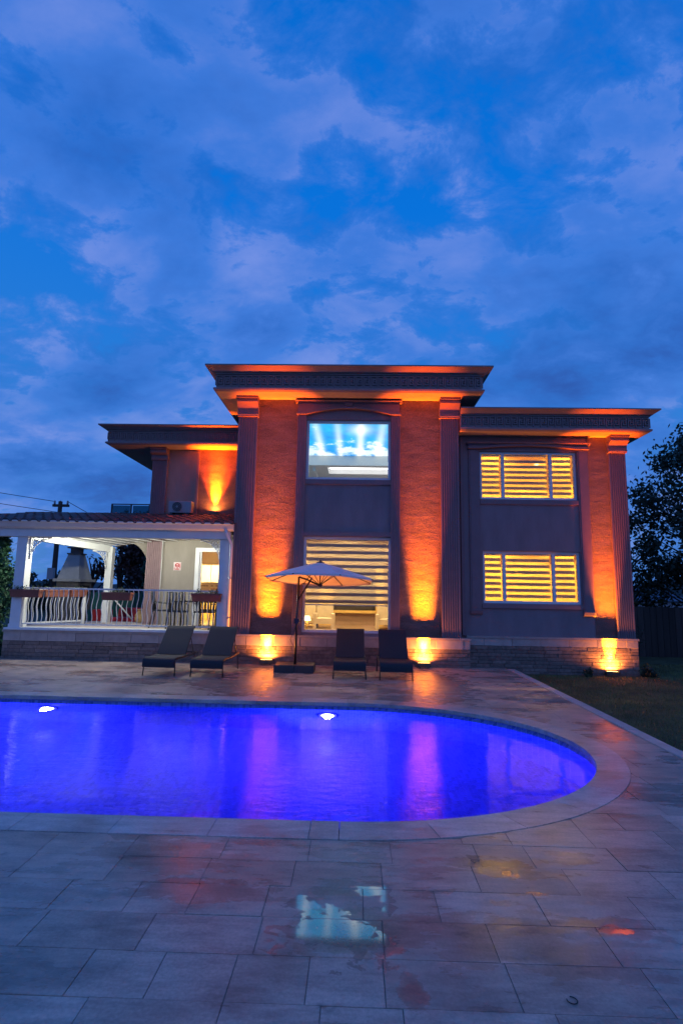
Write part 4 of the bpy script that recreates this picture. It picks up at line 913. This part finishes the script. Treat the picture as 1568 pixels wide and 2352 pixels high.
# utility pole and wires
up = thing('utility_pole', (-12.22, 22, -.15), 'dark utility pole with cross arm and wires behind the terrace', 'utility pole')
MB().tube([(-12.22, 22, -.15), (-12.22, 22, 5.05)], [.12, .08], 10).build('pole', 'bark', up); MB().box(-12.52, -11.86, 21.94, 22.06, 4.83, 4.93).build('crossarm', 'bark', up)
for x in (-12.46, -12.22, -11.92): MB().lathe(x, 22, [(.03, 4.93), (.045, 4.98), (.03, 5.03), (.045, 5.06), (.02, 5.09)], 8).build('insulator', 'plastic_grey', up)
MB().box(-12.37, -12.12, 21.75, 21.9, 1.85, 2.3).build('meter_box', 'plastic_grey', up)
for (x, z, x2, z2) in ((-12.46, 5.05, -30, 8.6), (-12.3, 4.6, -30, 8.0), (-12.46, 4.0, -30, 6.9)):
    pts = [(x+(x2-x)*i/10, 22+2*i/10, z+(z2-z)*i/10-0.5*math.sin(math.pi*i/10)*.6) for i in range(11)]
    MB().tube(pts, .012, 4).build('wire', 'rubber', up)
MB().tube([(-11.92+(6)*i/8, 22+1.5*i/8, 5.05-2.6*i/8-.25*math.sin(math.pi*i/8)) for i in range(9)], .012, 4).build('wire', 'rubber', up)

# air conditioner and glass balustrade on the upper level
t = thing('air_conditioner', (-4.45, 13.8, 3.43), 'white outdoor air conditioner unit with round fan grille on the tiled roof', 'air conditioner')
MB().cbox(-4.78, -4.20, 13.66, 13.90, 3.50, 3.80, .012).build('casing', 'plastic_grey', t)
mb = MB().prism([(-4.56+.125*math.cos(2*math.pi*j/24), 3.65+.125*math.sin(2*math.pi*j/24)) for j in range(24)], 13.650, 13.66, 'y'); mb.build('fan_opening', 'grille', t)
mb = MB()
for rr in (.03, .06, .09, .12): mb.ring((-4.56, 13.643, 3.65), rr, .004, 'y', 20, 4)
mb.build('fan_grille', 'plastic_grey', t); MB().prism([(-4.56+.028*math.cos(2*math.pi*j/12), 3.65+.028*math.sin(2*math.pi*j/12)) for j in range(12)], 13.632, 13.645, 'y').build('fan_hub', 'plastic_grey', t)
for x in (-4.7, -4.28): MB().box(x-.03, x+.03, 13.64, 13.9, 3.40, 3.50).build('foot', 'dark_metal', t)
t = thing('glass_balustrade', (-5.9, 14.05, 3.3), 'tinted glass balustrade on the balcony left of the upper floor', 'balustrade')
for a, b in ((-6.42, -5.93), (-5.89, -5.38)): MB().box(a+.03, b-.01, 14.05, 14.06, 3.35, 3.72).build('glass_panel', 'teal_glass', t)
for x in (-6.42, -5.91, -5.42): MB().box(x-.015, x+.015, 14.03, 14.08, 3.3, 3.74).build('post', 'dark_metal', t)
MB().box(-6.43, -5.38, 14.03, 14.08, 3.742, 3.765).build('handrail', 'dark_metal', t)
MB().box(-6.5, -5.37, 14.0, 16.5, 3.1, 3.3).build('balcony_slab', 'render_wall', villa)

# ------------------------------------------------------------------ sun loungers
def make_lounger(label):
    t = thing('sun_lounger', (0, 0, 0), label, 'sun lounger', 'sun loungers in front of the house')
    w = 0.285
    # local: foot end at y=0, head at y=1.25
    for s_ in (-1, 1):
        MB().tube([(s_*w, -.02, .24), (s_*w, .0, .285), (s_*w, .10, .298), (s_*w, .55, .285), (s_*w, 1.22, .30)], .014, 8).build('side_rail', 'dark_metal', t)
        MB().tube([(s_*(w+.012), -.005, 0), (s_*w, .02, .27)], .012, 6).build('leg', 'dark_metal', t)
        MB().tube([(s_*(w+.012), 1.13, 0), (s_*w, 1.10, .29)], .012, 6).build('leg', 'dark_metal', t)
        MB().tube([(s_*(w-.02), .60, .30), (s_*(w-.02), .80, .52), (s_*(w-.02), 1.06, .80)], .012, 6).build('back_rail', 'dark_metal', t)
        MB().tube([(s_*(w-.03), .92, .64), (s_*(w-.03), 1.12, .30)], .009, 6).build('back_strut', 'dark_metal', t)
    MB().tube([(-w, 1.22, .30), (w, 1.22, .30)], .013, 6).build('head_bar', 'dark_metal', t)
    def sling(path, hw, th, sag):
        mb = MB(); k = 6; nv = len(path)
        for side in (0, 1):
            vs_ = []
            for q, (y, z) in enumerate(path):
                a = path[max(q-1, 0)]; b = path[min(q+1, nv-1)]; dv = Vector((b[0]-a[0], b[1]-a[1])).normalized(); no = Vector((-dv.y, dv.x))*th*side
                for i in range(k+1): xx = -hw+2*hw*i/k; sg = sag*(1-(2*i/k-1)**2); vs_.append((xx, y+no.x-(-dv.y)*0, z+no.y-sg*(abs(dv.x) > .3)))
            mb.add(vs_, [((q*(k+1)+i), (q*(k+1)+i+1), ((q+1)*(k+1)+i+1), ((q+1)*(k+1)+i)) for q in range(nv-1) for i in range(k)], True)
        return mb
    sling([(-.035, .155), (-.040, .22), (-.025, .285), (.02, .312), (.10, .315), (.30, .300), (.50, .302), (.66, .312)], w+.012, .012, .008).build('seat', 'dark_fabric', t)
    sling([(.58, .318), (.70, .45), (.86, .615), (1.00, .755), (1.055, .82), (1.085, .825), (1.09, .79)], w-.008, .012, .004).build('backrest', 'dark_fabric', t)
    return t
l0 = make_lounger('dark sun lounger nearest the terrace, leftmost of the four'); lg = [l0]
for lab in ('dark sun lounger with an orange lit edge, second from the left', 'dark sun lounger in front of the tall window, third from the left', 'dark sun lounger beside the right uplight, rightmost of the four'):
    c = copy_tree(l0); c['label'] = lab; lg.append(c)
for c, (x, y, rz) in zip(lg, ((-3.545, 10.16, -2), (-2.665, 10.15, -2), (-0.07, 10.24, 0), (0.775, 10.20, 0.5))): c.location = (x, y, 0.002); c.rotation_euler.z = R(rz)

# ------------------------------------------------------------------ cantilever parasol
t = thing('parasol', (-1.15, 11.1, 0.002), 'grey cantilever parasol on a dark block base before the tall window', 'parasol')
for i in range(2):
    for j in range(2): MB().cbox(-1.55+i*.395, -1.165+i*.395, 10.86+j*.25, 11.10+j*.25, 0.002, 0.145, .012).build('base_block', 'base_block', t)
MB().tube([(-1.16, 11.1, .14), (-1.15, 11.1, 1.0), (-1.13, 11.1, 1.86)], [.026, .024, .02], 10).build('pole', 'dark_metal', t)
cr = MB().box(-1.20, -1.10, 11.05, 11.15, .93, 1.03).build('crank_box', 'dark_metal', t); MB().tube([(-1.10, 11.05, .98), (-1.05, 11.02, .98), (-1.04, 11.02, 1.05)], .008, 6).build('crank_handle', 'dark_metal', cr)
MB().tube([(-1.15, 11.06, .9), (-1.26, 11.02, .62), (-1.20, 11.03, .5)], .005, 5).build('cord', 'rubber', t)
MB().tube([(-1.145, 11.1, 1.38), (-1.0, 11.1, 1.62), (-.86, 11.1, 1.85)], .016, 8).build('arm_strut', 'dark_metal', t)
MB().tube([(-1.13, 11.1, 1.86), (-.95, 11.1, 1.80), (-.70, 11.1, 1.69)], .018, 8).build('arm', 'dark_metal', t)
CXP, CYP, RP, ZE, ZT = -.70, 11.1, 1.12, 1.815, 2.16
def cp(k, f):
    a = math.pi/8+k*math.pi/4; z = ZT-(ZT-ZE)*(f**1.12); return (CXP+RP*f*math.cos(a), CYP+RP*f*math.sin(a), z-RP*f*math.cos(a)*.015-RP*f*math.sin(a)*.085)
mb = MB()
for k in range(8):
    M = 6; vs_ = []
    for i in range(M+1):
        f = .06+.94*i/M; a, b = Vector(cp(k, f)), Vector(cp(k+1, f))
        for j in range(5): q = a.lerp(b, j/4); q.z -= .018*f*math.sin(math.pi*j/4); vs_.append(q)
    mb.add(vs_, [(i*5+j, i*5+j+1, i*5+j+6, i*5+j+5) for i in range(M) for j in range(4)], True)
    mb.add([cp(k, 1), cp(k+1, 1), tuple(Vector(cp(k+1, 1))-Vector((0, 0, .035))), tuple(Vector(cp(k, 1))-Vector((0, 0, .035)))], [(0, 1, 2, 3)])
mb.build('canopy', 'parasol_cloth', t)
MB().lathe(CXP, CYP, [(.10, 2.135), (.06, 2.165), (.02, 2.185), (.012, 2.21)], 12).build('vent_cap', 'dark_fabric', t)
for k in range(8):
    a = Vector(cp(k, .06))-Vector((0, 0, .012)); b = Vector(cp(k, 1.03))-Vector((0, 0, .012)); rb = MB().tube([a, Vector(cp(k, .5))-Vector((0, 0, .012)), b], .009, 5).build('rib', 'dark_metal', t)
    MB().tube([(CXP, CYP, 1.70), Vector(cp(k, .42))-Vector((0, 0, .015))], .007, 5).build('strut', 'dark_metal', rb)
MB().lathe(CXP, CYP, [(.02, 1.665), (.05, 1.68), (.05, 1.72), (.02, 1.73)], 10).build('hub', 'dark_metal', t); MB().tube([(CXP, CYP, 1.72), (CXP, CYP, 2.15)], .012, 6).build('mast', 'dark_metal', t)

# ------------------------------------------------------------------ trees and the far background
def tree(name, x, y, z0, h, rx, label, mat, nl, group, leaf=.085, trunk_h=.3, clumps=26, conifer=False, seed=1):
    random.seed(seed); t = thing(name, (x, y, z0), label, 'tree', group)
    mb = MB(); mb.tube([(x, y, z0), (x+.05, y, z0+h*.3), (x-.05, y+.05, z0+h*.6), (x, y, z0+h*.85)], [h*.025+.03, h*.02+.02, h*.012+.01, .015], 8); mb.build('trunk', 'bark', t)
    cs = []
    if conifer:
        for i in range(clumps*3):
            f = random.random(); r_ = rx*(1-f)**.8*math.sqrt(random.random()); a = random.uniform(0, 6.28); cs.append((x+r_*math.cos(a), y+r_*math.sin(a), z0+.1+h*.93*f))
        sp = (rx*.14, rx*.14, rx*.22)
    else:
        lm = MB()
        for i in range(clumps):
            f = random.uniform(trunk_h, .97); q = (f-trunk_h)/(1-trunk_h); r_ = rx*(math.sin(math.pi*(.12+.86*q))**.7)*random.uniform(.35, 1.0); a = random.uniform(0, 6.28)
            c = (x+r_*math.cos(a), y+r_*math.sin(a), z0+h*f); cs.append(c)
            lm.tube([(x, y, z0+h*max(.2, f-.25)), ((x+c[0])/2, (y+c[1])/2, z0+h*(f-.1)), c], [.05, .03, .01], 5)
        lm.build('limbs', 'bark', t); sp = (rx*.105, rx*.105, rx*.095)
    leaf_mesh('crown', mat, cs, nl, leaf, sp).build('crown', mat, t)
tree('broadleaf_tree', 11.5, 17.4, -.15, 7.3, 2.5, 'tall dark broadleaf tree right of the house, nearest its corner', 'leaf_dark', 17000, 'trees right of the house', .085, .12, 110, seed=3)
tree('broadleaf_tree', 14.6, 18.6, -.15, 8.6, 3.0, 'tallest dark tree at the right edge of the picture', 'leaf_dark', 15000, 'trees right of the house', .10, .10, 110, seed=8)
tree('broadleaf_tree', 9.4, 19.6, -.15, 4.6, 1.7, 'lower dark tree half hidden behind the house corner', 'leaf', 6000, 'trees right of the house', .08, .1, 50, seed=12)
tree('conifer', -8.35, 12.7, -.15, 3.0, .55, 'dark green conifer beside the left terrace post', 'leaf_hedge', 5000, 'trees left of the house', .05, conifer=True, seed=5)
tree('conifer', -9.3, 13.2, -.15, 3.0, .6, 'dark green conifer at the left edge of the picture', 'leaf_dark', 4000, 'trees left of the house', .055, conifer=True, seed=6)
tree('broadleaf_tree', -8.3, 21.5, -.15, 4.6, 1.6, 'dark reddish tree behind the terrace arch', 'leaf_red', 12000, 'trees left of the house', .09, .08, 80, seed=9)
tree('broadleaf_tree', -6.6, 18.6, -.15, 3.4, .75, 'green shrubby tree beside the house corner in the terrace arch', 'leaf_hedge', 7000, 'trees left of the house', .06, .05, 60, seed=10)
tree('bare_tree', -9.9, 20.5, -.15, 2.9, .9, 'thin sparse tree right of the barbecue', 'leaf', 260, 'trees left of the house', .06, .3, 30, seed=14)
tree('bare_tree', -9.3, 21.5, -.15, 4.9, .5, 'sparse treetop showing beside the glass balustrade', 'leaf', 160, 'trees left of the house', .06, .3, 16, seed=15)
for i, (x, y, h, r_, lab) in enumerate(((-22, 36, 2.6, 2.2, 'far dark tree left of the utility pole'), (-19.4, 36, 2.3, 1.8, 'far dark tree just behind the utility pole'), (-25.4, 38, 2.8, 2.4, 'far dark tree by the left terrace post'))):
    tree('far_tree', x, y, -.15, h, r_, lab, 'leaf_dark', 1400, 'far trees on the left', .16, .1, 30, seed=20+i)
random.seed(33)
# dark board fence behind the lawn
t = thing('board_fence', (10.5, 16.4, -.15), 'dark board fence behind the lawn', 'fence')
x = 6.3
while x < 15.5:
    MB().box(x+.004, x+.17, 16.4, 16.43, -.15, 1.28+random.uniform(-.015, .015)).build('board', 'fence_board', t); x += .18
for z in (.15, 1.0): MB().box(6.3, 15.5, 16.435, 16.475, z, z+.09).build('rail', 'fence_board', t)
def shrub(x, y, r_, h, label, mat='leaf_dark', n=700):
    t = thing('shrub', (x, y, -.14), label, 'shrub', 'low shrubs')
    cs = [(x+random.uniform(-r_, r_)*.7, y+random.uniform(-r_, r_)*.7, -.14+h*random.uniform(.2, .85)) for _ in range(14)]
    MB().tube([(x, y, -.14), (x, y, -.14+h*.7)], .012, 5).build('stem', 'bark', t); leaf_mesh('foliage', mat, cs, n, .03, (r_*.22, r_*.22, h*.16)).build('foliage', mat, t)
shrub(6.38, 12.25, .16, .22, 'small dark shrub at the right corner of the house'); shrub(5.0, 12.12, .10, .16, 'tiny weed at the plinth left of the grass uplight', 'leaf', 200)
shrub(7.6, 16.0, .5, .9, 'dark shrub before the board fence, nearest the house'); shrub(10.2, 15.9, .6, 1.0, 'dark shrub before the middle of the board fence'); shrub(12.6, 15.8, .7, 1.1, 'dark shrub at the right end of the board fence')
# far house and hills
t = thing('far_house', (24, 46, -.15), 'small far house with a blue grey roof behind the right trees', 'house')
MB().box(22, 27.5, 46, 51, -.15, 1.2).build('wall', 'far_wall', t); MB().add([(21.6, 45.6, 1.2), (27.9, 45.6, 1.2), (27.9, 51.4, 1.2), (21.6, 51.4, 1.2), (24.7, 48.5, 2.6)], [(0, 1, 4), (1, 2, 4), (2, 3, 4), (3, 0, 4)]).build('roof', 'far_roof', t)
mb = MB(); nx = 60; vs_ = []
for i in range(nx+1):
    x = -420+840*i/nx; hgt = 7+4*math.sin(i*.31)+2.5*math.sin(i*.83+1)+1.5*math.sin(i*1.7)
    vs_ += [(x, 330, -1), (x, 352, hgt*.7), (x, 380, hgt), (x, 470, -1)]
mb.add(vs_, [(i*4+k, (i+1)*4+k, (i+1)*4+k+1, i*4+k+1) for i in range(nx) for k in range(3)], True); structure(mb.build('hills', 'hill'))
# dark C-shaped stain on a paver, modelled as a thin raised ring
single(MB().ring((0.886, 2.44, 0.004), .020, .002, 'z', 16, 6, R(-200), R(95)), 'stain_ring', 'rubber', (0.886, 2.44, 0.003), 'small black C-shaped stain on a paver near the right, modelled as a ring', 'stain')
